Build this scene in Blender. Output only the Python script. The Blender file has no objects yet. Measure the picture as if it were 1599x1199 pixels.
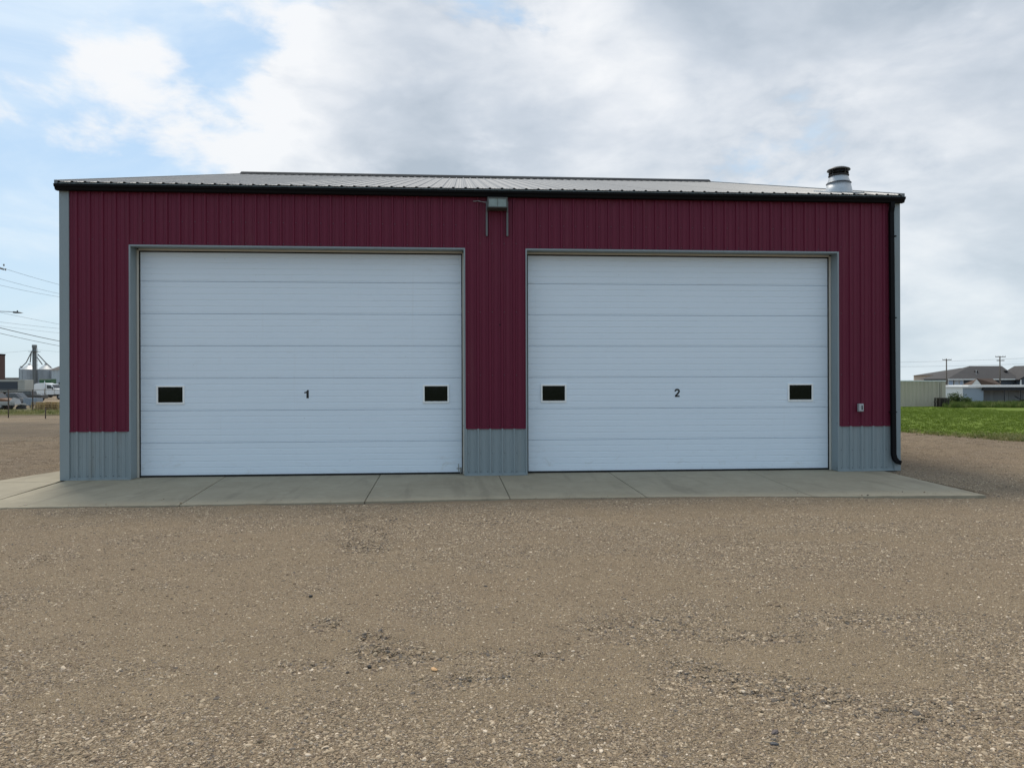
import bpy, bmesh, math, random
import numpy as np
from mathutils import Vector, Matrix

random.seed(7)
rng = np.random.default_rng(11)
S = bpy.context.scene
COL = S.collection
R = math.radians

# ------------------------------------------------------------------ camera
FPX = 1130.0                                    # focal length in photo pixels (photo 1599 wide)
CAM = Vector((7.265, -13.739, 1.734))
YAW, ROLL = 0.070, -0.003
cd = bpy.data.cameras.new('camera')
cd.sensor_fit = 'HORIZONTAL'; cd.sensor_width = 36.0
cd.lens = 36.0 * FPX / 1599.0
cd.clip_start = 0.05; cd.clip_end = 6000
cam = bpy.data.objects.new('camera', cd); COL.objects.link(cam)
cam.matrix_world = (Matrix.Translation(CAM) @ Matrix.Rotation(-YAW, 4, 'Z') @
                    Matrix.Rotation(math.pi/2, 4, 'X') @ Matrix.Rotation(ROLL, 4, 'Z'))
S.camera = cam

# ------------------------------------------------------------------ exposure
S.view_settings.view_transform = 'Standard'
S.view_settings.look = 'None'
S.view_settings.exposure = 0.42
S.view_settings.gamma = 1.0
S.view_settings.use_curve_mapping = False

# ------------------------------------------------------------------ sun and sky
SUN_AZ, SUN_EL = R(-24), R(57)                  # azimuth from +Y towards +X (negative: to the left)
SUN_DIR = Vector((math.sin(SUN_AZ)*math.cos(SUN_EL), math.cos(SUN_AZ)*math.cos(SUN_EL), math.sin(SUN_EL)))
sl = bpy.data.lights.new('sun', 'SUN'); sl.energy = 1.95; sl.angle = R(16); sl.color = (1.0, 0.93, 0.82)
so = bpy.data.objects.new('sun', sl); COL.objects.link(so)
so.rotation_euler = (-SUN_DIR).to_track_quat('-Z', 'Y').to_euler()
so.location = (0, 0, 60)


class NT:
    """small helper to write node trees as expressions"""
    def __init__(s, tree): s.t = tree; s.n = tree.nodes; s.l = tree.links
    def _in(s, sock, v):
        if isinstance(v, bpy.types.NodeSocket): s.l.new(v, sock)
        elif v is not None: sock.default_value = v
    def node(s, typ, props=None, **ins):
        nd = s.n.new(typ)
        for k, v in (props or {}).items(): setattr(nd, k, v)
        for k, v in ins.items():
            key = int(k[1:]) if k[0] == 'i' and k[1:].isdigit() else k.replace('_', ' ')
            s._in(nd.inputs[key], v)
        return nd
    def m(s, op, a, b=None, c=None, clamp=False):
        nd = s.n.new('ShaderNodeMath'); nd.operation = op; nd.use_clamp = clamp
        for i, v in enumerate((a, b, c)): s._in(nd.inputs[i], v)
        return nd.outputs[0]
    def add(s, a, b): return s.m('ADD', a, b)
    def mul(s, a, b): return s.m('MULTIPLY', a, b)
    def vm(s, op, a, b=None):
        nd = s.n.new('ShaderNodeVectorMath'); nd.operation = op
        s._in(nd.inputs[0], a)
        if b is not None: s._in(nd.inputs[1], b)
        return nd.outputs['Value'] if op in ('DOT_PRODUCT', 'LENGTH', 'DISTANCE') else nd.outputs[0]
    def smooth(s, v, a, b):
        nd = s.n.new('ShaderNodeMapRange'); nd.interpolation_type = 'SMOOTHSTEP'
        s._in(nd.inputs[0], v); nd.inputs[1].default_value = a; nd.inputs[2].default_value = b
        nd.inputs[3].default_value = 0; nd.inputs[4].default_value = 1
        return nd.outputs[0]
    def noise(s, vec, scale, detail=4, rough=.5, dist=0.0, col=False):
        nd = s.n.new('ShaderNodeTexNoise'); nd.noise_dimensions = '3D'
        s._in(nd.inputs['Vector'], vec); nd.inputs['Scale'].default_value = scale
        nd.inputs['Detail'].default_value = detail; nd.inputs['Roughness'].default_value = rough
        nd.inputs['Distortion'].default_value = dist
        return nd.outputs['Color' if col else 'Fac']
    def vor(s, vec, scale, feature='F1', rand=1.0):
        nd = s.n.new('ShaderNodeTexVoronoi'); nd.feature = feature
        s._in(nd.inputs['Vector'], vec); nd.inputs['Scale'].default_value = scale
        nd.inputs['Randomness'].default_value = rand
        return nd
    def mix(s, f, a, b, blend='MIX'):
        nd = s.n.new('ShaderNodeMix'); nd.data_type = 'RGBA'; nd.blend_type = blend
        nd.clamp_factor = True
        s._in(nd.inputs[0], f)
        for i, v in ((6, a), (7, b)):
            s._in(nd.inputs[i], v if isinstance(v, bpy.types.NodeSocket) else (tuple(v) + (1,))[:4])
        return nd.outputs[2]
    def ramp(s, f, stops):
        nd = s.n.new('ShaderNodeValToRGB'); s._in(nd.inputs[0], f)
        e = nd.color_ramp.elements
        while len(e) < len(stops): e.new(.5)
        for el, (p, c) in zip(e, stops):
            el.position = p; el.color = (tuple(c) + (1,))[:4]
        return nd.outputs[0]
    def scale(s, vec, v3): return s.vm('MULTIPLY', vec, v3)


world = bpy.data.worlds.new('World'); S.world = world; world.use_nodes = True
w = NT(world.node_tree); w.n.clear()
SKY_STRENGTH = 0.10
SKY_OFF = (4.45, 18.48, 5.09)
sky = w.node('ShaderNodeTexSky', dict(sky_type='NISHITA', sun_disc=False, sun_elevation=SUN_EL, sun_rotation=SUN_AZ,
                                      air_density=1.0, dust_density=1.6, ozone_density=1.6, altitude=500))
tc = w.node('ShaderNodeTexCoord').outputs['Generated']
d = w.vm('NORMALIZE', tc)
sx = w.node('ShaderNodeSeparateXYZ', None, Vector=d)
dx, dy, dz = sx.outputs
zz = w.m('MAXIMUM', dz, 0.0)
den = w.add(zz, 0.42)
cx_, cy_ = w.m('DIVIDE', dx, den), w.m('DIVIDE', dy, den)
cp = w.node('ShaderNodeCombineXYZ', None, X=cx_, Y=cy_, Z=w.mul(zz, 1.6)).outputs[0]
cp = w.vm('ADD', cp, SKY_OFF)
# how much of the sky is under cloud: a broad bank to the right of the view, thinning to the left and behind
bank_dir = Vector((math.sin(R(50))*math.cos(R(34)), math.cos(R(50))*math.cos(R(34)), math.sin(R(34)))).normalized()
bank = w.smooth(w.vm('DOT_PRODUCT', d, tuple(bank_dir)), 0.14, 0.78)
big = w.noise(cp, 1.3, 3, .5)
warp = w.vm('ADD', cp, w.scale(w.noise(cp, 3.0, 4, .5, col=True), (.12, .12, .12)))
n1 = w.noise(warp, 3.1, 12, .58, .1)
n1b = w.noise(w.vm('ADD', warp, (-0.03, 0.05, 0.06)), 3.1, 12, .58, .1)
n1c = w.noise(w.vm('ADD', warp, (-0.09, 0.12, 0.14)), 3.1, 4, .5, .1)
field = w.add(w.add(w.mul(n1, 1.55), w.mul(big, .55)), w.mul(bank, .60))
dens = w.smooth(field, 1.22, 1.42)
thick = w.smooth(field, 1.40, 1.92)
relief = w.m('SUBTRACT', n1, n1b)
relief2 = w.m('SUBTRACT', n1, n1c)
lit = w.m('ADD', w.m('SUBTRACT', 0.86, w.mul(thick, .66)), w.add(w.mul(relief, 1.7), w.mul(relief2, 1.5)), clamp=True)
K = 1 / SKY_STRENGTH
def c3(r, g, b): return (r*K, g*K, b*K)
cloud = w.ramp(lit, [(0.0, (.32, .37, .43)), (.45, (.46, .50, .555)), (.8, (.62, .64, .67)), (1.0, (.715, .72, .73))])
cloud = w.scale(cloud, (K, K, K))
base = w.mix(0.62, sky.outputs[0], c3(.38, .55, .71))
wisp = w.mul(w.smooth(w.noise(w.scale(cp, (1.0, 1.5, 1)), 1.9, 8, .6, .9), .34, .74), .75)
base = w.mix(wisp, base, c3(.64, .715, .775))
hz = w.m('POWER', w.m('SUBTRACT', 1.0, w.m('MINIMUM', w.mul(zz, 2.6), 1.0)), 2.0)
col = w.mix(w.mul(dens, .92), base, cloud)
col = w.mix(w.mul(hz, .70), col, c3(.50, .59, .635))
bg = w.node('ShaderNodeBackground', None, Color=col, Strength=SKY_STRENGTH)
wo = w.node('ShaderNodeOutputWorld'); w.l.new(bg.outputs[0], wo.inputs[0])

# ------------------------------------------------------------------ helpers: placing
def ray(px, py):
    X, Y = px-799.5, py-599.5
    s, c = math.sin(-ROLL), math.cos(-ROLL); X, Y = X*c-Y*s, X*s+Y*c
    r, u = X/FPX, -Y/FPX
    s, c = math.sin(YAW), math.cos(YAW)
    return Vector((r*c+s, -r*s+c, u))
def at(px, py, D): return CAM + ray(px, py)*D          # a point at depth D metres
def spot(px, D, z=0.0):                               # ground spot under a photo column at depth D
    p = at(px, 599.5, D); p.z = z; return p
MPP = lambda D: D/FPX                                  # metres per photo pixel

# ------------------------------------------------------------------ helpers: materials
MATS = {}
def mat(name, color, rough=.6, metal=0.0, var=.12, vscale=6.0, bump=0.0, bscale=60.0, dirt=None, dirt_amt=0.0,
        spec=.5, coat=0.0, stretch=None):
    """painted / plain surface with fine colour variation, grime and relief"""
    if name in MATS: return MATS[name]
    m = bpy.data.materials.new(name); m.use_nodes = True
    t = NT(m.node_tree); t.n.clear()
    P = t.node('ShaderNodeBsdfPrincipled'); o = t.node('ShaderNodeOutputMaterial'); t.l.new(P.outputs[0], o.inputs[0])
    g = t.node('ShaderNodeNewGeometry').outputs['Position']
    if stretch: g = t.scale(g, stretch)
    n = t.noise(g, vscale, 5, .6)
    c = Vector(color)
    colr = t.mix(n, tuple(c*(1-var)), tuple(c*(1+var)))
    rn = t.noise(g, vscale*3, 4, .6)
    if dirt is not None:
        dn = t.smooth(t.noise(g, vscale*.7, 9, .68, .4), .52, .78)
        colr = t.mix(t.mul(dn, dirt_amt), colr, dirt)
    t._in(P.inputs['Base Color'], colr)
    t._in(P.inputs['Roughness'], t.m('ADD', rough-.08, t.mul(rn, .16), clamp=True))
    P.inputs['Metallic'].default_value = metal
    P.inputs['Specular IOR Level'].default_value = spec
    P.inputs['Coat Weight'].default_value = coat
    if bump:
        b = t.node('ShaderNodeBump', None, Strength=bump, Distance=.01, Height=t.noise(g, bscale, 4, .6))
        t.l.new(b.outputs[0], P.inputs['Normal'])
    MATS[name] = m
    return m

# ------------------------------------------------------------------ helpers: meshes
class MB:
    def __init__(s): s.v = []; s.f = []; s.mi = []; s.sm = []
    def face(s, idx, mi=0, sm=False): s.f.append(tuple(idx)); s.mi.append(mi); s.sm.append(sm)
    def add(s, vs, fs, mi=0, sm=False):
        o = len(s.v); s.v += [tuple(v) for v in vs]
        for f in fs: s.face([o+i for i in f], mi, sm)
    def box(s, x0, x1, y0, y1, z0, z1, mi=0, mtx=None):
        vs = [Vector(p) for p in ((x0,y0,z0),(x1,y0,z0),(x1,y1,z0),(x0,y1,z0),(x0,y0,z1),(x1,y0,z1),(x1,y1,z1),(x0,y1,z1))]
        if mtx: vs = [mtx @ v for v in vs]
        s.add(vs, [(0,3,2,1),(4,5,6,7),(0,1,5,4),(1,2,6,5),(2,3,7,6),(3,0,4,7)], mi)
    def cyl(s, p0, p1, r0, r1=None, n=12, mi=0, cap=True, sm=True):
        p0, p1 = Vector(p0), Vector(p1); r1 = r0 if r1 is None else r1
        ax = (p1-p0).normalized(); q = ax.orthogonal().normalized(); b = ax.cross(q)
        o = len(s.v)
        for p, r in ((p0, r0), (p1, r1)):
            for i in range(n):
                a = 2*math.pi*i/n; s.v.append(tuple(p + q*(r*math.cos(a)) + b*(r*math.sin(a))))
        for i in range(n): j = (i+1) % n; s.face((o+i, o+j, o+n+j, o+n+i), mi, sm)
        if cap: s.face([o+n-1-i for i in range(n)], mi); s.face([o+n+i for i in range(n)], mi)
    def tube(s, pts, r, n=6, mi=0):
        for a, b in zip(pts[:-1], pts[1:]): s.cyl(a, b, r, r, n, mi)
    def lathe(s, c, prof, n=32, mi=0, sm=True):
        """prof: list of (radius, z); around vertical axis at c"""
        o = len(s.v)
        for r, z in prof:
            for i in range(n):
                a = 2*math.pi*i/n; s.v.append((c[0]+r*math.cos(a), c[1]+r*math.sin(a), c[2]+z))
        for k in range(len(prof)-1):
            for i in range(n):
                j = (i+1) % n; s.face((o+k*n+i, o+k*n+j, o+(k+1)*n+j, o+(k+1)*n+i), mi, sm)
    def prism(s, pts, d, mi=0):
        """pts: planar polygon of 3D points; extruded by vector d"""
        n = len(pts); o = len(s.v); d = Vector(d)
        s.v += [tuple(p) for p in pts]; s.v += [tuple(Vector(p)+d) for p in pts]
        s.face([o+i for i in range(n)][::-1], mi); s.face([o+n+i for i in range(n)], mi)
        for i in range(n): j = (i+1) % n; s.face((o+i, o+j, o+n+j, o+n+i), mi)
    def mesh(s, name, mats):
        me = bpy.data.meshes.new(name); me.from_pydata(s.v, [], s.f)
        for m in (mats if isinstance(mats, (list, tuple)) else [mats]): me.materials.append(m)
        me.polygons.foreach_set('material_index', s.mi)
        me.polygons.foreach_set('use_smooth', s.sm)
        bm = bmesh.new(); bm.from_mesh(me); bmesh.ops.recalc_face_normals(bm, faces=bm.faces); bm.to_mesh(me); bm.free()
        me.update(); return me
    def build(s, name, mats, parent=None, bevel=0, **kw):
        o = bpy.data.objects.new(name, s.mesh(name, mats)); COL.objects.link(o)
        if parent: o.parent = parent
        if bevel:
            b = o.modifiers.new('bevel', 'BEVEL'); b.width = bevel; b.segments = 2; b.limit_method = 'ANGLE'
        for k, v in kw.items(): o[k] = v
        return o

def tag(o, label=None, category=None, group=None, kind=None):
    if label: o['label'] = label
    if category: o['category'] = category
    if group: o['group'] = group
    if kind: o['kind'] = kind
    return o
def thing(name, label, category, loc=(0, 0, 0), rz=0.0, group=None):
    o = bpy.data.objects.new(name, None); COL.objects.link(o); o.empty_display_size = .3
    o.location = loc; o.rotation_euler = (0, 0, rz)
    return tag(o, label, category, group)
def copy_tree(o, parent=None):
    c = o.copy(); COL.objects.link(c); c.parent = parent
    for ch in [x for x in o.children]: copy_tree(ch, c)
    return c

# ------------------------------------------------------------------ numpy value noise
def vnoise(x, y, seed=0):
    xi = np.floor(x).astype(np.int64); yi = np.floor(y).astype(np.int64)
    xf, yf = x-xi, y-yi
    def h(a, b):
        n = (a*374761393 + b*668265263 + seed*144665) & 0x7fffffff
        n = ((n ^ (n >> 13))*1274126177) & 0x7fffffff
        return ((n ^ (n >> 16)) & 0xffff)/65535.0
    u, v = xf*xf*(3-2*xf), yf*yf*(3-2*yf)
    return (h(xi, yi)*(1-u)+h(xi+1, yi)*u)*(1-v) + (h(xi, yi+1)*(1-u)+h(xi+1, yi+1)*u)*v
def fbm(x, y, seed=0, oct=4):
    r = 0; a = .5; t = 0
    for i in range(oct):
        r = r + a*vnoise(x*2**i, y*2**i, seed+i*17); t += a; a *= .5
    return r/t
def sstep(v, a, b):
    t = np.clip((v-a)/(b-a), 0, 1); return t*t*(3-2*t)

# ------------------------------------------------------------------ the land
def terrain(x, y):
    """broad fall of the land away from the yard"""
    dist = np.hypot(x-7.3, y+13.7)
    left = sstep(-x, 5, 25); right = sstep(x, 18, 32)
    h = -0.03 - left*1.0*sstep(dist, 62, 118)
    h = h - right*(.30*sstep(dist, 42, 62) + .95*sstep(dist, 70, 108))
    return h
# bare scuffed hollows in the gravel (world x, y, rx, ry, depth)
def _g(px, py, rx, ry, k):
    X_, Y_ = px-799.5, py-599.5; r_, u_ = X_/FPX, -Y_/FPX; c_, s_ = math.cos(YAW), math.sin(YAW)
    t_ = CAM.z/(-u_ - ROLL*X_/FPX*0); return (CAM.x+(r_*c_+s_)*t_, CAM.y+(-r_*s_+c_)*t_, rx, ry, k)
SCUFF = [_g(553, 806, .17, .32, 1), _g(563, 818, .14, .25, .9), _g(610, 806, .13, .30, .8), _g(597, 824, .10, .40, .8), _g(590, 843, .12, .35, .9),
         _g(551, 846, .13, .35, 1), _g(573, 853, .24, .16, .9), _g(548, 826, .08, .4, .6), _g(580, 985, .10, .14, 1), _g(590, 1010, .20, .20, 1),
         _g(625, 1022, .22, .12, 1), _g(655, 1018, .20, .10, .8), _g(615, 1000, .2, .15, .7), _g(582, 1032, .07, .07, 1), _g(505, 965, .14, .2, .8),
         _g(760, 1012, .22, .08, .7), _g(735, 1055, .3, .08, .7), _g(860, 1015, .25, .1, .6), _g(1075, 1040, .25, .14, .7), _g(1130, 1055, .35, .12, .8),
         _g(1210, 1070, .35, .13, .9), _g(1270, 1085, .22, .14, 1), _g(1180, 990, .4, .12, .6), _g(1330, 960, .6, .2, .5), _g(1440, 1110, .3, .2, .7),
         _g(1000, 975, .6, .25, .5), _g(760, 810, .5, .35, .5), _g(470, 1030, .2, .1, .6)]
def scuff(x, y):
    m = np.zeros_like(x)
    for a, b, rx, ry, k in SCUFF:
        m = np.maximum(m, k*np.exp(-(((x-a)/rx)**2+((y-b)/ry)**2)**1.5))
    return m
def coarse(x, y):
    """0 = packed fines, 1 = loose pebbles"""
    c = fbm(x*.55+y*.12, y*.75, 5, 5)
    c2 = fbm(x*1.7, y*2.1, 31, 4)
    near = sstep(-(y), 6, 11)
    return np.clip(.45+.55*sstep(c*.6+c2*.4 + .05*near, .40, .62) + scuff(x, y), 0, 1)
def gravel_z(x, y):
    slab = (x > -1.1) & (x < 15.6) & (y > -3.1)
    near = np.exp(-((x-7)**2+(y+8)**2)/300.0)
    z = terrain(x, y) + near*((fbm(x*.35, y*.35, 3, 3)-.5)*.05)
    z = z + (fbm(x*3.1, y*3.1, 9, 3)-.5)*.016 + (fbm(x*11, y*11, 14, 2)-.5)*.007
    s = scuff(x, y)
    z = z - s*.030 + s*(fbm(x*16, y*16, 44, 2)-.5)*.05
    # the slab stands a little proud at its right end
    z = z - .022*sstep(x, 11, 15.5)*np.exp(-((y+3.0)/.9)**2)
    z = z + (.005+.018*fbm(x*2.3, y*2.3, 61, 3))*(1-.6*sstep(x, 11, 15))*np.exp(-((y+3.1)/.45)**2)
    z = np.minimum(z, np.where((x > -1.2) & (x < 15.7) & (y > -3.25), -.003, 10))
    return np.where(slab & (y > -2.8), np.minimum(z, -.05), z)

def grid_axis(segs):
    out = [segs[0][0]]
    for a, b, st in segs:
        n = max(1, int(round((b-a)/st))); out += list(a + (b-a)*(np.arange(1, n+1)/n))
    return np.array(out)
def sheet(name, xs, ys, zf, material, **kw):
    X, Y = np.meshgrid(xs, ys); Z = zf(X, Y)
    nx, ny = len(xs), len(ys)
    me = bpy.data.meshes.new(name)
    co = np.stack([X.ravel(), Y.ravel(), Z.ravel()], 1).astype(np.float32)
    i = (np.arange(ny-1)[:, None]*nx + np.arange(nx-1)[None]).ravel()
    q = np.stack([i, i+1, i+nx+1, i+nx], 1).astype(np.int32)
    me.vertices.add(len(co)); me.vertices.foreach_set('co', co.ravel())
    me.loops.add(q.size); me.loops.foreach_set('vertex_index', q.ravel())
    me.polygons.add(len(q)); me.polygons.foreach_set('loop_start', np.arange(len(q), dtype=np.int32)*4)
    me.polygons.foreach_set('loop_total', np.full(len(q), 4, dtype=np.int32))
    me.polygons.foreach_set('use_smooth', np.ones(len(q), bool))
    me.update(calc_edges=True); me.materials.append(material)
    o = bpy.data.objects.new(name, me); COL.objects.link(o)
    for k, v in kw.items(): o[k] = v
    return o, co

def gravel_material():
    m = bpy.data.materials.new('gravel'); m.use_nodes = True
    t = NT(m.node_tree); t.n.clear()
    P = t.node('ShaderNodeBsdfPrincipled'); o = t.node('ShaderNodeOutputMaterial'); t.l.new(P.outputs[0], o.inputs[0])
    g = t.node('ShaderNodeNewGeometry').outputs['Position']
    ca = t.node('ShaderNodeAttribute', dict(attribute_name='coarse')).outputs['Fac']
    wob = t.vm('ADD', g, t.scale(t.noise(g, 9, 3, .6, col=True), (.03, .03, .03)))
    v1 = t.vor(wob, 34); v2 = t.vor(wob, 78); v3 = t.vor(g, 190)
    big = t.noise(t.scale(g, (.35, .5, 1)), 1.0, 6, .6)
    mid = t.noise(t.scale(g, (1, 1.4, 1)), 1.6, 7, .62)
    fine = t.noise(g, 55, 4, .7)
    # fines: packed tan dirt
    dirt = t.ramp(t.add(t.mul(mid, .65), t.mul(fine, .35)), [(.25, (0.245, 0.171, 0.097)), (.5, (0.395, 0.286, 0.169)), (.75, (0.550, 0.411, 0.253))])
    dirt = t.mix(t.smooth(big, .35, .68), dirt, t.mix(.5, dirt, (0.373, 0.256, 0.158)))
    def stones(v, dark, light):
        sep = t.node('ShaderNodeSeparateColor', None, Color=v.outputs['Color'])
        c = t.ramp(sep.outputs[0], [(0, dark), (.3, (0.245, 0.186, 0.124)), (.65, (0.411, 0.320, 0.217)), (.9, light), (1, (0.819, 0.674, 0.520))])
        return t.mix(.25, c, t.mix(sep.outputs[1], (0.282, 0.189, 0.127), (0.299, 0.263, 0.232)))
    s1 = stones(v1, (0.133, 0.105, 0.087), (0.433, 0.356, 0.286))
    s2 = stones(v2, (0.128, 0.099, 0.077), (0.477, 0.383, 0.299))
    s3 = stones(v3, (0.104, 0.078, 0.055), (0.537, 0.418, 0.312))
    def inside(v, sc, lo, hi): return t.m('SUBTRACT', 1.0, t.smooth(v.outputs['Distance'], lo, hi))
    k3 = t.mul(inside(v3, 190, .3, .5), .9)
    k2 = t.mul(inside(v2, 78, .33, .5), t.m('ADD', .40, t.mul(ca, .6), clamp=True))
    k1 = t.mul(inside(v1, 34, .33, .48), t.smooth(t.add(ca, t.mul(t.m('SUBTRACT', mid, .5), .8)), .45, .95))
    c = t.mix(k3, t.mix(t.mul(t.m('SUBTRACT', 1.0, k3), .5), dirt, (0.134, 0.108, 0.067)), s3); c = t.mix(k2, c, s2); c = t.mix(k1, c, s1)  # gaps around the finest stones darkened: crevice shade put into the colour
    c = t.mix(t.mul(ca, .25), c, t.mix(.5, c, (0.282, 0.218, 0.161)))
    # brown damp wheel tracks and pale dust of the drive beyond the apron
    sp = t.node('ShaderNodeSeparateXYZ', None, Vector=g)
    far = t.smooth(sp.outputs[1], 2.0, 9.0)
    trk = t.smooth(t.noise(t.scale(g, (.05, .5, 1)), 1.3, 5, .6), .46, .66)
    c = t.mix(t.mul(far, t.mul(trk, .45)), c, (.14, .112, .075))
    pale = t.smooth(t.noise(t.scale(g, (.06, .8, 1)), .8, 4, .6), .58, .70)
    c = t.mix(t.mul(far, t.mul(pale, .5)), c, (.33, .29, .22))
    road = t.mul(t.smooth(sp.outputs[1], 10.5, 13.0), t.m('SUBTRACT', 1.0, t.smooth(sp.outputs[1], 20.5, 24.0)))
    c = t.mix(t.mul(road, .45), c, (.14, .112, .08))
    t._in(P.inputs['Base Color'], c)
    P.inputs['Roughness'].default_value = .95; P.inputs['Specular IOR Level'].default_value = .2
    h = t.add(t.add(t.mul(k1, .016), t.mul(k2, .010)), t.add(t.mul(k3, .004), t.mul(fine, .006)))
    b = t.node('ShaderNodeBump', None, Strength=1.0, Distance=1.0, Height=h)
    t.l.new(b.outputs[0], P.inputs['Normal'])
    return m
GRAVEL = gravel_material()

xs = grid_axis([(-140, -40, 5), (-40, -6, 1), (-6, -3, .25), (-3, 18, .06), (18, 22, .25), (22, 60, 1), (60, 180, 6)])
ys = grid_axis([(-60, -20, 4), (-20, -13, .4), (-13, -2.6, .045), (-2.6, 14, .3), (14, 60, 1), (60, 260, 6)])
gr, gco = sheet('gravel_yard', xs, ys, gravel_z, GRAVEL, kind='structure')
att = gr.data.attributes.new('coarse', 'FLOAT', 'POINT')
att.data.foreach_set('value', coarse(gco[:, 0], gco[:, 1]).astype(np.float32))

FIELD = mat('prairie_soil', (.13, .135, .075), .95, var=.3, vscale=.05, bump=.3, bscale=2)
def far_z(x, y):
    z = terrain(x, y) - .03
    inner = (x > -138) & (x < 178) & (y > -58) & (y < 255)
    return np.where(inner, z-.35, z)
a = [-3000, -1500, -800, -400, -200, -139, -100, -50, 0, 50, 100, 179, 250, 400, 800, 1500, 3000]
b = [-1500, -800, -400, -200, -100, -59, -20, 50, 120, 200, 256, 400, 800, 1500, 3000, 5000]
sheet('prairie_ground', np.array(a, float), np.array(b, float), far_z, FIELD, kind='structure')

# ------------------------------------------------------------------ concrete apron
def concrete_material():
    m = bpy.data.materials.new('concrete'); m.use_nodes = True
    t = NT(m.node_tree); t.n.clear()
    P = t.node('ShaderNodeBsdfPrincipled'); o = t.node('ShaderNodeOutputMaterial'); t.l.new(P.outputs[0], o.inputs[0])
    g = t.node('ShaderNodeNewGeometry').outputs['Position']
    oi = t.node('ShaderNodeObjectInfo').outputs['Random']
    n = t.noise(g, 1.1, 8, .62, .3); n2 = t.noise(g, 6, 6, .65); n3 = t.noise(g, 120, 3, .7)
    c = t.ramp(t.add(t.mul(n, .6), t.mul(n2, .4)), [(.28, (0.276, 0.237, 0.167)), (.5, (0.339, 0.293, 0.209)), (.75, (0.413, 0.359, 0.259))])
    c = t.mix(t.mul(t.m('SUBTRACT', oi, .5), .28), c, (0.360, 0.333, 0.273))
    c = t.mix(t.mul(t.smooth(t.noise(g, .9, 6, .7, .8), .56, .74), .35), c, (0.233, 0.187, 0.122))
    streak = t.smooth(t.noise(t.scale(g, (.5, 3.0, 1)), 1.6, 7, .7, .6), .62, .80)
    c = t.mix(t.mul(streak, .6), c, (0.127, 0.106, 0.075))
    tyre = t.mul(t.smooth(t.noise(t.scale(g, (2.6, .35, 1)), 1.1, 5, .6, .3), .52, .70), .35)
    c = t.mix(tyre, c, (0.159, 0.136, 0.099))
    pale = t.mul(t.smooth(t.noise(g, 1.9, 7, .7, .5), .56, .72), .4)
    c = t.mix(pale, c, (0.466, 0.414, 0.310))
    spots = t.smooth(t.noise(g, 5.5, 3, .5), .73, .80)
    c = t.mix(t.mul(spots, .6), c, (0.106, 0.089, 0.066))
    c = t.mix(t.mul(n3, .35), c, t.mix(.5, c, (0.170, 0.157, 0.127)))
    t._in(P.inputs['Base Color'], c); P.inputs['Roughness'].default_value = .88
    P.inputs['Specular IOR Level'].default_value = .3
    b = t.node('ShaderNodeBump', None, Strength=.5, Distance=.004, Height=t.add(t.mul(n3, .6), t.mul(n2, .8)))
    t.l.new(b.outputs[0], P.inputs['Normal'])
    return m
CONC = concrete_material()
apron = thing('concrete_apron', 'pale concrete apron of cast slabs in front of the garage doors', 'pavement')
del apron['category']; apron['kind'] = 'structure'
jt = [(-1.25, -1.15), (.02, .33), (2.78, 3.19), (5.70, 5.83), (7.97, 8.0), (10.15, 10.09), (12.98, 12.63), (15.62, 15.33)]   # joint x at wall, at front
G = .006
YF = [-3.02, -3.0, -2.96, -2.88, -2.78, -2.83, -2.98, -3.13]
for i in range(len(jt)-1):
    (a0, a1), (b0, b1) = jt[i], jt[i+1]
    yb = .55 if 0 < i else -.17
    mb = MB(); n = 14
    ztop = 0.0 + (0.001 if i % 2 else -.001)
    top = []
    fr = [Vector((a1+G+(b1-a1-2*G)*k/n, YF[i]+(YF[i+1]-YF[i])*k/n + (random.uniform(-.014, .014) if 0 < k < n else 0), ztop)) for k in range(n+1)]
    top = fr + [Vector((b0-G, yb, ztop)), Vector((a0+G, yb, ztop))]
    top = top[:]
    m_ = len(top); bot = [p+Vector((0, 0, -.14)) for p in top]
    inn = []
    mb.v = [tuple(p) for p in top]+[tuple(p) for p in bot]
    mb.face(range(m_)); mb.face(range(2*m_-1, m_-1, -1))
    for k in range(m_): j = (k+1) % m_; mb.face((k, k+m_, j+m_, j))
    mb.build('slab', CONC, apron, bevel=.006)
mb = MB()
mb.prism([(-1.22, -.16, .001), (-.01, -.16, .001), (-.01, 22, .001), (-.55, 22, .001), (-.78, 1.9, .001)], (0, 0, -.14))
mb.build('slab', CONC, apron, bevel=.006)
# floor joint filler soil seen in the joints
mb = MB(); mb.box(-1.1, 15.4, -2.75, .5, -.1, -.022)
mb.build('joint_fill', mat('joint_dirt', (.05, .045, .035), .95), apron)

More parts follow.
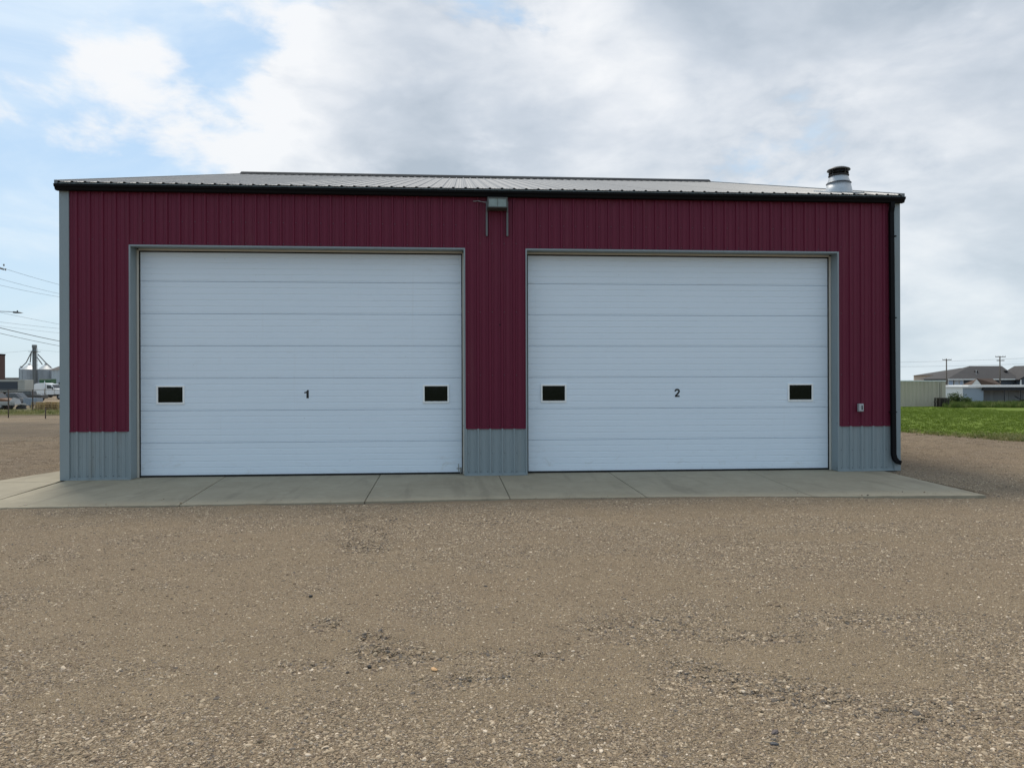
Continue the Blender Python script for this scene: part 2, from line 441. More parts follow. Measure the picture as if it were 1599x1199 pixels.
# ------------------------------------------------------------------ scattering
def scatter(name, co, rot, scl, idx, protos, **kw):
    """one object: points that carry instances of the proto meshes"""
    c = bpy.data.collections.new(name+'_forms')
    for k, me in enumerate(protos):
        c.objects.link(bpy.data.objects.new('%s_form_%03d' % (name, k), me))
    me = bpy.data.meshes.new(name); me.vertices.add(len(co))
    me.vertices.foreach_set('co', np.asarray(co, np.float32).ravel())
    for nm, typ, val, key in (('rot', 'FLOAT_VECTOR', rot, 'vector'), ('scl', 'FLOAT_VECTOR', scl, 'vector'), ('idx', 'INT', idx, 'value')):
        at_ = me.attributes.new(nm, typ, 'POINT')
        at_.data.foreach_set(key, np.asarray(val, np.int32 if typ == 'INT' else np.float32).ravel())
    o = bpy.data.objects.new(name, me); COL.objects.link(o)
    ng = bpy.data.node_groups.new(name+'_nodes', 'GeometryNodeTree')
    ng.interface.new_socket('Geometry', in_out='INPUT', socket_type='NodeSocketGeometry')
    ng.interface.new_socket('Geometry', in_out='OUTPUT', socket_type='NodeSocketGeometry')
    N = ng.nodes; L = ng.links
    gi, go = N.new('NodeGroupInput'), N.new('NodeGroupOutput')
    ci = N.new('GeometryNodeCollectionInfo'); ci.inputs['Collection'].default_value = c
    ci.inputs['Separate Children'].default_value = True; ci.inputs['Reset Children'].default_value = True
    iop = N.new('GeometryNodeInstanceOnPoints')
    def na(n, t):
        a = N.new('GeometryNodeInputNamedAttribute'); a.data_type = t; a.inputs['Name'].default_value = n
        return a.outputs['Attribute']
    L.new(gi.outputs[0], iop.inputs['Points']); L.new(ci.outputs[0], iop.inputs['Instance'])
    iop.inputs['Pick Instance'].default_value = True
    L.new(na('idx', 'INT'), iop.inputs['Instance Index'])
    er = N.new('FunctionNodeEulerToRotation'); L.new(na('rot', 'FLOAT_VECTOR'), er.inputs[0])
    L.new(er.outputs[0], iop.inputs['Rotation']); L.new(na('scl', 'FLOAT_VECTOR'), iop.inputs['Scale'])
    L.new(iop.outputs[0], go.inputs[0])
    md = o.modifiers.new('scatter', 'NODES'); md.node_group = ng
    for k, v in kw.items(): o[k] = v
    return o

def stone_material():
    m = bpy.data.materials.new('pebble'); m.use_nodes = True
    t = NT(m.node_tree); t.n.clear()
    P = t.node('ShaderNodeBsdfPrincipled'); o = t.node('ShaderNodeOutputMaterial'); t.l.new(P.outputs[0], o.inputs[0])
    r = t.node('ShaderNodeObjectInfo').outputs['Random']
    g = t.node('ShaderNodeNewGeometry').outputs['Position']
    c = t.ramp(r, [(0, (0.109, 0.078, 0.063)), (.13, (0.192, 0.142, 0.096)), (.42, (0.320, 0.238, 0.155)), (.70, (0.358, 0.283, 0.201)), (.88, (0.484, 0.382, 0.261)), (.965, (0.638, 0.511, 0.370)), (1, (0.816, 0.681, 0.532))])
    c = t.mix(t.mul(t.noise(g, 70, 4, .6), .40), c, (0.339, 0.242, 0.141))
    t._in(P.inputs['Base Color'], c); P.inputs['Roughness'].default_value = .85; P.inputs['Specular IOR Level'].default_value = .3
    return m
PEB = stone_material()
PEBD = mat('dark_pebble', (.150, .126, .104), .85, var=.45, vscale=30, spec=.2)
def stone_mesh(seed, sub=1, material=PEB):
    bm = bmesh.new(); bmesh.ops.create_icosphere(bm, subdivisions=sub, radius=.5)
    rr = random.Random(seed)
    for v in bm.verts:
        v.co *= rr.uniform(.78, 1.12)
    sx_, sy_, sz_ = rr.uniform(.8, 1.25), rr.uniform(.65, 1), rr.uniform(.4, .68)
    for v in bm.verts: v.co = Vector((v.co.x*sx_, v.co.y*sy_, v.co.z*sz_))
    me = bpy.data.meshes.new('pebble'); bm.to_mesh(me); bm.free(); me.materials.append(material)
    for p in me.polygons: p.use_smooth = (seed % 4 == 0)
    return me

def gravel_points():
    P = []
    # (depth range from camera, tries per m2, size range mm)
    for d0, d1, rho in ((2.4, 4.2, 9000), (4.2, 6.5, 6500), (6.5, 9.5, 6000), (9.5, 13, 4200), (13, 26, 1400)):
        xw = d1*.80+1.6
        area = 2*xw*(d1-d0); n = int(area*rho)
        X = 7.265+rng.uniform(-xw, xw, n); Y = -13.739+rng.uniform(d0, d1, n)
        keep = np.abs((X-7.265)-(Y+13.739)*.07) < (Y+13.739)*.72+1.4
        slab = (X > -1.2) & (X < 15.55) & (Y > -3.05) & ~((Y < -2.2) & (rng.random(n) < .020*np.exp(-(Y+3.05)*5)))
        X, Y = X[keep & ~slab], Y[keep & ~slab]
        c = coarse(X, Y)
        k = rng.random(len(X)) < (.12+.88*c)*(.55+.45*fbm(X*5, Y*5, 77, 2))
        X, Y, c = X[k], Y[k], c[k]
        s = np.exp(rng.normal(np.log(.0084), .40, len(X)))*(1+.5*c)
        s = np.maximum(s, d0*.00125)
        big = rng.random(len(X)) < .008
        s = np.where(big, s*1.9, s)*(1+.25*np.clip(scuff(X, Y), 0, 1)); s = np.clip(s, .005, .045)
        P.append(np.stack([X, Y, s], 1))
    return np.concatenate(P)
gp = gravel_points()
X, Y, s_ = gp.T
Z = np.where((X > -1.2) & (X < 15.55) & (Y > -3.05), .0+s_*.2, gravel_z(X, Y) - s_*.03)
n = len(X)
rot = np.stack([rng.normal(0, .25, n), rng.normal(0, .25, n), rng.uniform(0, 6.28, n)], 1)
scl = np.stack([s_*rng.uniform(.85, 1.3, n), s_*rng.uniform(.8, 1.1, n), s_*rng.uniform(.8, 1.15, n)], 1)
NST = 14
tag(scatter('gravel', np.stack([X, Y, Z], 1), rot, scl, np.where(rng.random(n) < 0.05+.25*np.clip(scuff(X, Y), 0, 1), NST+rng.integers(0, 4, n), rng.integers(0, NST, n)), [stone_mesh(i, 1 if i < 9 else 2) for i in range(NST)]+[stone_mesh(300+i, 1, PEBD) for i in range(4)]),
    'loose tan and grey pebbles strewn over the packed gravel yard', 'gravel', kind='stuff')
print('stones', n)

# single stones one can point at
def single_stone(name, label, px, py, size, material, cat='stone', flat=.5):
    r = ray(px, py); t_ = (-.03-CAM.z)/r.z; p = CAM+r*t_
    z = float(gravel_z(np.array([p.x]), np.array([p.y]))[0])
    me = stone_mesh(200+int(px), 2, material)
    o = bpy.data.objects.new(name, me); COL.objects.link(o)
    o.location = (p.x, p.y, z+size*flat*.32); o.scale = (size, size*.8, size*flat*1.3); o.rotation_euler = (0, .1, px)
    return tag(o, label, cat)
single_stone('stone', 'small orange stone lying alone on the grey gravel', 678, 1046, .050, mat('orange_stone', (.62, .36, .16), .6, var=.3, vscale=40))
single_stone('stone', 'black lump on the gravel straight out from door 1', 485, 930, .055, mat('black_stone', (.018, .017, .016), .8))
single_stone('stone', 'dark round stone at the near edge of the scuffed gravel hollow', 577, 1036, .045, mat('dark_stone', (.05, .042, .036), .8))
single_stone('stone', 'bluish dark stone nearest the bottom edge, right of centre', 1209, 1164, .040, mat('blue_stone', (.085, .082, .085), .8))
single_stone('stone', 'purplish stone just above the bluish one, right of centre', 1210, 1145, .040, mat('purple_stone', (.12, .095, .09), .8))

# ------------------------------------------------------------------ the garage
W, H, ZW, ZD = 15.886, 5.27, .891, 4.293
OPEN = [(1.209, 7.333), (8.502, 14.648)]
PITCH, PH0 = .2286, .0404
REC = .28
BURG = mat('burgundy_steel', (.125, .0105, .032), .55, var=.10, vscale=1.2, dirt=(.14, .06, .06), dirt_amt=.25, bump=.04, bscale=3, spec=.28, stretch=(3, 3, .5))
GREY = mat('grey_steel', (.235, .278, .292), .5, var=.07, vscale=1.5, dirt=(.21, .20, .17), dirt_amt=.35, bump=.04, bscale=3, stretch=(3, 3, .6))
BLACK = mat('black_steel', (.004, .004, .005), .65, var=.2, spec=.15)
CREAM = mat('cream_trim', (.60, .57, .50), .55, var=.08)
RUBBER = mat('black_rubber', (.012, .012, .013), .8)
SCREW = mat('screw_heads', (.10, .10, .11), .4, metal=.4)
garage = thing('garage_building', 'burgundy ribbed metal garage with two wide white overhead doors', 'building')

def rib_profile(a, b, h=.026, minor=.006, out=0.0):
    """(x, offset) points of the ribbed sheet between a and b; the offset points out of the wall"""
    pts = [(a, None)]
    k = math.floor((a-PH0)/PITCH)-1
    while PH0+k*PITCH < b+PITCH:
        c = PH0+k*PITCH
        pts += [(c-.028, 0), (c-.015, h), (c+.015, h), (c+.028, 0)]
        for q in (.33, .67):
            m = c+PITCH*q
            pts += [(m-.012, 0), (m-.007, minor), (m+.007, minor), (m+.012, 0)]
        k += 1
    base = sorted(p for p in pts if p[1] is not None)
    def f(x):
        for (x0, y0), (x1, y1) in zip(base[:-1], base[1:]):
            if x0 <= x <= x1: return y0+(y1-y0)*(x-x0)/max(x1-x0, 1e-9)
        return 0
    return [(a, f(a)+out)]+[(x, y+out) for x, y in base if a+1e-4 < x < b-1e-4]+[(b, f(b)+out)]
def wall_sheet(mb, a, b, z0, z1, out=0.0, th=.0015, z_steps=1):
    pr = rib_profile(a, b, out=out); n = len(pr); o = len(mb.v)
    for z in (z0, z1):
        for x, y in pr: mb.v.append((x, -y, z))
    for i in range(n-1): mb.face((o+i, o+i+1, o+n+i+1, o+n+i))
    # bottom and top lips give the sheet an edge
    o2 = len(mb.v)
    for x, y in pr: mb.v.append((x, max(-y+.006, .0), z0))
    for i in range(n-1): mb.face((o+i+1, o+i, o2+i, o2+i+1))

def split(a, b, cuts):
    xs_ = [a]+[c for c in cuts if a+1e-3 < c < b-1e-3]+[b]
    return list(zip(xs_[:-1], xs_[1:]))
XL, XR = .135, 15.785
edges = sorted([o_ for op in OPEN for o_ in op])
k = 0
bounds = []
x = PH0 - 4*PITCH
while x < XR:
    a_, b_ = max(x, XL), min(x+4*PITCH, XR)
    if b_-a_ > .02:
        mb = MB(); mg = MB(); has = False
        for p, q in split(a_, b_, edges):
            mid_ = (p+q)/2; over = any(o0 < mid_ < o1 for o0, o1 in OPEN)
            off = .0012*(k % 2)
            wall_sheet(mb, p, q, ZD+.004 if over else ZW, H+.06, out=.004+off)
            if not over: wall_sheet(mg, p, q, .03, ZW+.04, out=.0+off*.5); has = True
        mb.build('siding_panel', BURG, garage)
        if has: mg.build('wainscot_panel', GREY, garage)
    x += 4*PITCH; k += 1
piers = [(XL, OPEN[0][0]), (OPEN[0][1], OPEN[1][0]), (OPEN[1][1], XR)]
for a_, b_ in piers:
    mb = MB()
    mb.prism([(a_, -.003, ZW-.004), (a_, -.026, ZW-.008), (a_, -.026, ZW+.010), (a_, -.003, ZW+.022)], (b_-a_, 0, 0))
    mb.build('drip_trim', BURG, garage)
    mb = MB()
    mb.prism([(a_, 0, .002), (a_, -.03, .002), (a_, -.03, .008), (a_, -.022, .012), (a_, -.021, .042), (a_, 0, .045)], (b_-a_, 0, 0))
    mb.build('base_trim', GREY, garage)
# screws, one row under the wainscot line, one at the bottom, two up the siding
mb = MB()
kk = 1
while PH0+kk*PITCH < XR:
    xk = PH0+kk*PITCH
    if any(a_+.05 < xk+.045 < b_-.03 for a_, b_ in piers):
        rows = ((.42, .045, 0), (.07, .045, 0), (ZW+.055, -.045, 1), (1.9, .045, 1), (3.1, .045, 1), (.07, -.05, 0))
    else: rows = ()
    rows = rows + ((ZD+.06, .045, 1), (ZD+.45, .045, 1)) if any(o0 < xk < o1 for o0, o1 in OPEN) else rows+((4.4, .045, 1),)
    for z, off, up in rows:
        mb.cyl((xk+off, -.004*up-.001, z), (xk+off, -.004*up-.008, z), .0085, .005, 6)
    kk += 1
mb.build('panel_screw', SCREW, garage, kind='stuff')
# backing of the wall, behind the sheets
mb = MB()
for a_, b_ in [(.01, OPEN[0][0]-.004), (OPEN[0][1]+.004, OPEN[1][0]-.004), (OPEN[1][1]+.004, W-.01)]:
    mb.box(a_, b_, .008, .25, 0, H)
for a_, b_ in OPEN: mb.box(a_-.003, b_+.003, .009, .249, ZD+.005, H-.002)
mb.build('wall_frame', mat('framing', (.2, .15, .1), .9), garage)
# side and rear walls
DEP = 22.0; ZR = 8.75
def side_wall(xw, sgn):
    mb = MB(); n = int(DEP/PITCH)
    def zt(y): return H+.05+(ZR-H-.15)*(1-abs(y-DEP/2)/(DEP/2))
    pts = [(0.0, 0)]
    for i in range(n):
        c = .15+i*PITCH
        pts += [(c-.03, 0), (c-.012, .019), (c+.012, .019), (c+.03, 0)]
    pts = [p for p in pts if p[0] < DEP]+[(DEP, 0)]
    for (y0, o0), (y1, o1) in zip(pts[:-1], pts[1:]):
        mb.add([(xw+sgn*o0, y0, 0), (xw+sgn*o1, y1, 0), (xw+sgn*o1, y1, ZW), (xw+sgn*o0, y0, ZW)], [(0, 1, 2, 3)], 1)
        mb.add([(xw+sgn*o0, y0, ZW), (xw+sgn*o1, y1, ZW), (xw+sgn*o1, y1, zt(y1)), (xw+sgn*o0, y0, zt(y0))], [(0, 1, 2, 3)], 0)
    mb.build('side_wall', [BURG, GREY], garage)
side_wall(0.012, -1); side_wall(W-.012, 1)
mb = MB(); mb.box(0, W, DEP-.01, DEP, 0, H); mb.build('rear_wall', BURG, garage)

# corner trims (L shaped, slight return)
for x0, x1, xo in ((0.0, .142, -1), (W-.105, W, 1)):
    mb = MB(); mb.box(x0, x1, -.030, -.002, .002, H+.02)
    xx = x0 if xo < 0 else x1
    mb.box(xx-.026 if xo < 0 else xx-.002, xx+.002 if xo < 0 else xx+.026, -.0305, .10, .002, H+.02)
    for z in (1.8, 3.9) if xo < 0 else (2.4, 4.6):
        mb.box(x0-.001, x1+.001, -.0315, -.029, z, z+.004)
    mb.build('corner_trim', GREY, garage, bevel=.003)
# opening trims: face flange, jamb, head
for a_, b_ in OPEN:
    for xx, sg in ((a_, 1), (b_, -1)):
        mb = MB()
        mb.box(min(xx-sg*.012, xx+sg*.016), max(xx-sg*.012, xx+sg*.016), -.032, .0, .004, ZD+.012)
        mb.box(min(xx, xx+sg*.006), max(xx, xx+sg*.006), .0, REC-.01, .004, ZD+.001)
        mb.build('jamb_trim', GREY, garage, bevel=.0015)
        mb = MB(); mb.box(min(xx+sg*.007, xx+sg*.042), max(xx+sg*.007, xx+sg*.042), REC-.035, REC-.006, .004, ZD-.03)
        mb.build('door_stop', CREAM, garage, bevel=.002)
        mb = MB(); mb.box(min(xx+sg*.040, xx+sg*.060), max(xx+sg*.040, xx+sg*.060), REC-.016, REC+.02, .004, ZD-.05)
        mb.build('weather_seal', RUBBER, garage)
    mb = MB(); mb.box(a_+.016, b_-.016, -.0325, -.001, ZD-.016, ZD+.013); mb.box(a_+.006, b_-.006, -.001, REC-.01, ZD-.006, ZD)
    mb.build('head_trim', GREY, garage, bevel=.0015)
    mb = MB(); mb.box(a_+.042, b_-.042, REC-.035, REC-.006, ZD-.042, ZD-.007); mb.build('door_stop', CREAM, garage, bevel=.002)
    mb = MB(); mb.box(a_+.042, b_-.042, REC-.010, REC+.02, ZD-.068, ZD-.043); mb.build('weather_seal', RUBBER, garage)

# ---- overhead doors
def door_material():
    m = bpy.data.materials.new('door_white'); m.use_nodes = True
    t = NT(m.node_tree); t.n.clear()
    P = t.node('ShaderNodeBsdfPrincipled'); o = t.node('ShaderNodeOutputMaterial'); t.l.new(P.outputs[0], o.inputs[0])
    g = t.node('ShaderNodeNewGeometry').outputs['Position']
    n = t.noise(t.scale(g, (.6, 1, 1.4)), 1.3, 6, .6)
    c = t.mix(n, (.70, .775, .85), (.75, .82, .89))
    sp = t.node('ShaderNodeSeparateXYZ', None, Vector=g)
    low = t.m('SUBTRACT', 1.0, t.smooth(sp.outputs[2], .05, .55))
    sm = t.smooth(t.noise(t.scale(g, (1.2, 1, 2.5)), 2.2, 9, .72, .6), .54, .80)
    c = t.mix(t.m('ADD', t.mul(sm, .10), t.mul(t.mul(low, sm), .55), clamp=True), c, (.40, .36, .29))
    run = t.smooth(t.noise(t.scale(g, (9, 1, .25)), 1.5, 6, .65), .60, .80)
    c = t.mix(t.mul(run, .10), c, (.45, .43, .38))
    speck = t.smooth(t.noise(g, 19, 2, .5), .76, .80)
    c = t.mix(t.mul(speck, .35), c, (.30, .29, .27))
    t._in(P.inputs['Base Color'], c)
    t._in(P.inputs['Roughness'], t.m('ADD', .38, t.mul(n, .2)))
    b = t.node('ShaderNodeBump', None, Strength=.35, Distance=.002, Height=t.add(t.mul(t.noise(t.scale(g, (1, 1, 3)), 160, 3, .7), .5), t.mul(t.noise(g, 1.7, 2, .5), 2.0)))
    t.l.new(b.outputs[0], P.inputs['Normal'])
    return m
DOOR = door_material()
PANE = mat('window_glass', (.003, .005, .003), .05, var=.1, spec=.22)
WFR = mat('window_frame_white', (.88, .88, .86), .4, var=.03)
NUMB = mat('black_decal', (.01, .01, .012), .5)
SEC = .6075
def section_mesh(x0, x1, z0, z1, holes=()):
    """one insulated door section: tongue joint above, five shallow pressed grooves"""
    zs = [(z0+.002, .008), (z0+.006, 0)]
    hh = (z1-z0)
    for j in range(5):
        c = z0+.022+j*(hh-.03)/4.6 if j == 0 else z0+.022+j*(hh-.022)/5.0
        zs += [(c-.009, 0), (c-.004, .0048), (c+.001, .0048), (c+.010, 0)]
    zs += [(z1-.006, 0), (z1-.002, .008)]
    mb = MB(); y = REC
    cuts = [x0]+[v for h_ in holes for v in (h_[0], h_[1])]+[x1]
    zlist = sorted(set([z for z, _ in zs]+[v for h_ in holes for v in (h_[2], h_[3])]))
    def off(z):
        for (a0, b0), (a1, b1) in zip(zs[:-1], zs[1:]):
            if a0 <= z <= a1: return b0+(b1-b0)*(z-a0)/max(a1-a0, 1e-9)
        return 0
    for a0, a1 in zip(cuts[:-1], cuts[1:]):
        for p, q in zip(zlist[:-1], zlist[1:]):
            if any(h_[0]-1e-5 < a0 and a1 < h_[1]+1e-5 and h_[2]-1e-5 < p and q < h_[3]+1e-5 for h_ in holes): continue
            mb.add([(a0, y+off(p), p), (a1, y+off(p), p), (a1, y+off(q), q), (a0, y+off(q), q)], [(0, 1, 2, 3)])
    zb, zt = zs[0][0], zs[-1][0]
    mb.add([(x0, y+.008, zb), (x1, y+.008, zb), (x1, y+.05, zb), (x0, y+.05, zb), (x0, y+.008, zt), (x1, y+.008, zt), (x1, y+.05, zt), (x0, y+.05, zt)],
           [(0, 3, 2, 1), (4, 5, 6, 7), (2, 3, 7, 6)])
    mb.add([(x0, y, zb+.004), (x0, y+.05, zb), (x0, y+.05, zt), (x0, y, zt-.004)], [(0, 1, 2, 3)])
    mb.add([(x1, y, zb+.004), (x1, y+.05, zb), (x1, y+.05, zt), (x1, y, zt-.004)], [(3, 2, 1, 0)])
    return mb
def digit(ch, x, z, h, y):
    mb = MB(); th = .004
    if ch == '1':
        w_ = h*.54
        pts = [(.62, 0), (1.0, 0), (1.0, 1), (.70, 1), (.62, .88), (.45, .80), (.0, .76), (.0, .58), (.45, .60), (.62, .66)]
        P3 = [(x+(u-.5)*w_, y, z+v*h) for u, v in pts]
        # split in two convex-ish prisms
        st = [(.50, 0), (1, 0), (1, 1), (.66, 1), (.50, .84)]
        fl = [(.0, .60), (.50, .64), (.50, .84), (.36, .79), (.0, .75)]
        for pp in (st, fl): mb.prism([(x+(u-.5)*w_, y, z+v*h) for u, v in pp], (0, -th, 0))
    else:
        w_ = h*.62
        path = []
        for a in range(190, -50, -16):
            path.append((.5+.38*math.cos(R(a)), .70+.205*math.sin(R(a))/.72*.72+.0))
        path += [(.62, .42), (.40, .26), (.20, .14), (.13, .09)]
        hw = .125
        L_, R_ = [], []
        for i, (u, v) in enumerate(path):
            a0 = path[max(0, i-1)]; a1 = path[min(len(path)-1, i+1)]
            tx, tz = (a1[0]-a0[0])*w_, (a1[1]-a0[1])*h; l = math.hypot(tx, tz)
            nx_, nz_ = -tz/l, tx/l
            L_.append((x+(u-.5)*w_+nx_*hw*h*.8, z+v*h+nz_*hw*h*.8)); R_.append((x+(u-.5)*w_-nx_*hw*h*.8, z+v*h-nz_*hw*h*.8))
        for i in range(len(path)-1):
            mb.prism([(L_[i][0], y, L_[i][1]), (L_[i+1][0], y, L_[i+1][1]), (R_[i+1][0], y, R_[i+1][1]), (R_[i][0], y, R_[i][1])], (0, -th, 0))
        mb.prism([(x-.46*w_, y-.0003, z), (x+.48*w_, y-.0003, z), (x+.48*w_, y-.0003, z+.165*h), (x-.46*w_, y-.0003, z+.165*h)], (0, -th, 0))
    return mb
WIN = [[(1.59, 2.04), (6.56, 7.00)], [(8.84, 9.28), (13.79, 14.25)]]
for di, (a_, b_) in enumerate(OPEN):
    dr = bpy.data.objects.new('garage_door', None); COL.objects.link(dr); dr.parent = garage
    dr['label'] = ('white sectional overhead door marked 1' if di == 0 else 'white sectional overhead door marked 2')
    x0, x1 = a_+.062, b_-.062
    for sidx in range(7):
        z0 = .035+sidx*SEC; z1 = z0+SEC
        holes = [(wx0-.004, wx1+.004, 1.405, 1.695) for wx0, wx1 in WIN[di]] if sidx == 2 else []
        section_mesh(x0, x1, z0, min(z1, ZD-.045), holes).build('door_section', DOOR, dr)
    mb = MB(); mb.box(x0, x1, REC+.004, REC+.04, .004, .036); mb.build('bottom_seal', RUBBER, dr)
    for wx0, wx1 in WIN[di]:
        z0, z1 = 1.405, 1.695
        mb = MB(); e = .032
        mb.box(wx0-e, wx1+e, REC-.022, REC+.001, z1, z1+e); mb.box(wx0-e, wx1+e, REC-.022, REC+.001, z0-e, z0)
        mb.box(wx0-e, wx0, REC-.0221, REC+.001, z0, z1); mb.box(wx1, wx1+e, REC-.0221, REC+.001, z0, z1)
        mb.build('window_frame', WFR, dr, bevel=.004)
        mb = MB(); mb.box(wx0-.003, wx1+.003, REC+.012, REC+.016, z0-.003, z1+.003); mb.build('window_pane', PANE, dr)
        mb = MB(); mb.box(wx0-.01, wx1+.01, REC+.017, REC+.045, z0-.01, z1+.01); mb.build('window_back', BLACK, dr)
    if di == 0: digit('1', 4.325, 1.475, .155, REC-.001).build('number_one', NUMB, dr)
    else: digit('2', 11.515, 1.470, .160, REC-.001).build('number_two', NUMB, dr)
mb = MB()   # bent roller bracket and torn seal at the right foot of door 1
mb.box(7.17, 7.262, REC-.008, REC-.001, .10, .115); mb.box(7.20, 7.212, REC-.012, REC-.002, .05, .2); mb.box(7.235, 7.262, REC-.02, REC-.004, .02, .13)
mb.build('roller_bracket', mat('bracket_zinc', (.35, .35, .33), .5, metal=.5), garage)

# ---- roof
EY, EZ = -.16, 5.40
SL = (ZR-EZ)/(DEP/2-EY)
RC = mat('roof_steel', (.165, .17, .175), .42, metal=.35, var=.08, vscale=1.0, dirt=(.22, .20, .18), dirt_amt=.3, stretch=(4, .4, .4), spec=.5)
up = Vector((0, -SL, 1)).normalized()
def roof_profile(a, b):
    pts = []
    k = math.floor((a-PH0)/PITCH)-1
    while PH0+k*PITCH < b+PITCH:
        c = PH0+k*PITCH
        pts += [(c-.030, 0), (c-.014, .018), (c+.014, .018), (c+.030, 0), (c+PITCH*.38-.012, 0), (c+PITCH*.38, .004), (c+PITCH*.38+.012, 0),
                (c+PITCH*.62-.012, 0), (c+PITCH*.62, .004), (c+PITCH*.62+.012, 0)]
        k += 1
    base = sorted(pts)
    def f(x):
        for (x0, y0), (x1, y1) in zip(base[:-1], base[1:]):
            if x0 <= x <= x1: return y0+(y1-y0)*(x-x0)/max(x1-x0, 1e-9)
        return 0
    return [(a, f(a))]+[p for p in base if a+1e-4 < p[0] < b-1e-4]+[(b, f(b))]
x = PH0-4*PITCH; k = 0; RX0, RX1 = -.03, W+.03
while x < RX1:
    a_, b_ = max(x, RX0), min(x+4*PITCH, RX1)
    if b_-a_ > .01:
        mb = MB(); pr = roof_profile(a_, b_)
        e0, e1 = Vector((0, EY, EZ)), Vector((0, DEP/2-.02, EZ+SL*(DEP/2-.02-EY)))
        lift = .0015*(k % 2); n = len(pr)
        for e_ in (e0, e1):
            for px_, h_ in pr: mb.v.append(tuple(e_+Vector((px_, 0, 0))+up*(h_+lift)))
        for e_ in (e0, e1):
            for px_, h_ in pr: mb.v.append(tuple(e_+Vector((px_, 0, 0))+up*(h_+lift-.004)))
        for i in range(n-1):
            mb.face((i, i+1, n+i+1, n+i)); mb.face((2*n+i+1, 2*n+i, 3*n+i, 3*n+i+1)); mb.face((i+1, i, 2*n+i, 2*n+i+1))
        mb.build('roof_panel', RC, garage)
    x += 4*PITCH; k += 1
mb = MB()
mb.prism([(RX0, DEP/2, ZR-.01), (RX0, DEP+.16, EZ-.01), (RX0, DEP+.16, EZ-.04), (RX0, DEP/2, ZR-.04)], (RX1-RX0, 0, 0))
mb.build('rear_roof', RC, garage)
mb = MB()
mb.prism([(RX0-.01, DEP/2-.22, ZR-.035), (RX0-.01, DEP/2, ZR+.10), (RX0-.01, DEP/2+.22, ZR-.035), (RX0-.01, DEP/2+.22, ZR-.05), (RX0-.01, DEP/2, ZR+.085), (RX0-.01, DEP/2-.22, ZR-.05)], (RX1-RX0+.02, 0, 0))
mb.build('ridge_cap', mat('ridge_steel', (.035, .038, .042), .9, spec=.05), garage)
# underside / eave closure
mb = MB()
mb.prism([(RX0+.01, EY+.03, EZ-.004), (RX0+.01, DEP/2, ZR-.028), (RX0+.01, DEP/2, ZR-.06), (RX0+.01, EY+.03, EZ-.05)], (RX1-RX0-.02, 0, 0))
mb.build('roof_deck', BLACK, garage)
for xx, sg in ((RX0-.012, 1), (RX1-.045, 1)):
    mb = MB()
    mb.prism([(xx, EY+.0, EZ+.034), (xx, DEP/2-.23, ZR+.0-.030), (xx, DEP/2-.23, ZR-.16), (xx, EY+.0, EZ-.075)], (.057, 0, 0))
    mb.build('rake_trim', mat('rake_grey', (.15, .165, .17), .5), garage)
mb = MB(); mb.box(RX0+.03, RX1-.03, EY+.028, EY+.034, EZ-.062, EZ-.006); mb.build('eave_trim', GREY, garage)
# gutter: open trough, K-style face
mb = MB(); GX0, GX1 = -.05, W+.06
z0, z1 = H-.005, EZ-.035
prof = [(-.015, z0+.02), (-.015, z0), (-.10, z0), (-.12, z0+.045), (-.145, z0+.06), (-.150, z1-.012), (-.158, z1), (-.146, z1), (-.138, z1-.012), (-.132, z0+.068), (-.108, z0+.05), (-.09, z0+.012), (-.028, z0+.012), (-.028, z0+.03)]
for (y0_, a0_), (y1_, a1_) in zip(prof, prof[1:]+prof[:1]):
    mb.add([(GX0, y0_-.02, a0_), (GX1, y0_-.02, a0_), (GX1, y1_-.02, a1_), (GX0, y1_-.02, a1_)], [(0, 1, 2, 3)])
for xg in (GX0, GX1):
    mb.add([(xg, y_-.02, a_2) for y_, a_2 in prof[:8]], [tuple(range(8))])
mb.build('gutter', BLACK, garage)
mb = MB(); mb.box(-.03, W+.03, -.034, EY+.026+.14, H+.002, H+.09); mb.build('fascia_board', BLACK, garage)
# downspout
dsp = MB(); dx0, dx1 = 15.665, 15.755
def rect_tube(mb, pts, w2, d2):
    for a0, a1 in zip(pts[:-1], pts[1:]):
        a0, a1 = Vector(a0), Vector(a1); t_ = (a1-a0).normalized()
        sx2 = Vector((1, 0, 0)) if abs(t_.x) < .8 else Vector((0, 0, 1))
        sx2 = (sx2 - t_*sx2.dot(t_)).normalized(); sy2 = t_.cross(sx2)
        vs = []
        for p in (a0-t_*.006, a1+t_*.006):
            for u, v in ((-1, -1), (1, -1), (1, 1), (-1, 1)): vs.append(p+sx2*(u*w2)+sy2*(v*d2))
        mb.add(vs, [(0, 1, 2, 3), (7, 6, 5, 4), (0, 4, 5, 1), (1, 5, 6, 2), (2, 6, 7, 3), (3, 7, 4, 0)])
cxd = 15.705
rect_tube(dsp, [(cxd, -.10, H), (cxd, -.10, H-.09), (cxd, -.072, H-.19), (cxd+.035, -.072, .33), (cxd+.055, -.074, .25), (cxd+.10, -.079, .19), (cxd+.165, -.089, .165)], .042, .034)
dsp.build('downspout', BLACK, garage, bevel=.004)
for z in (1.15, 3.0, 4.6): mb = MB(); mb.box(cxd-.030, cxd+.085, -.114, -.02, z, z+.02); mb.build('downspout_strap', BLACK, garage)
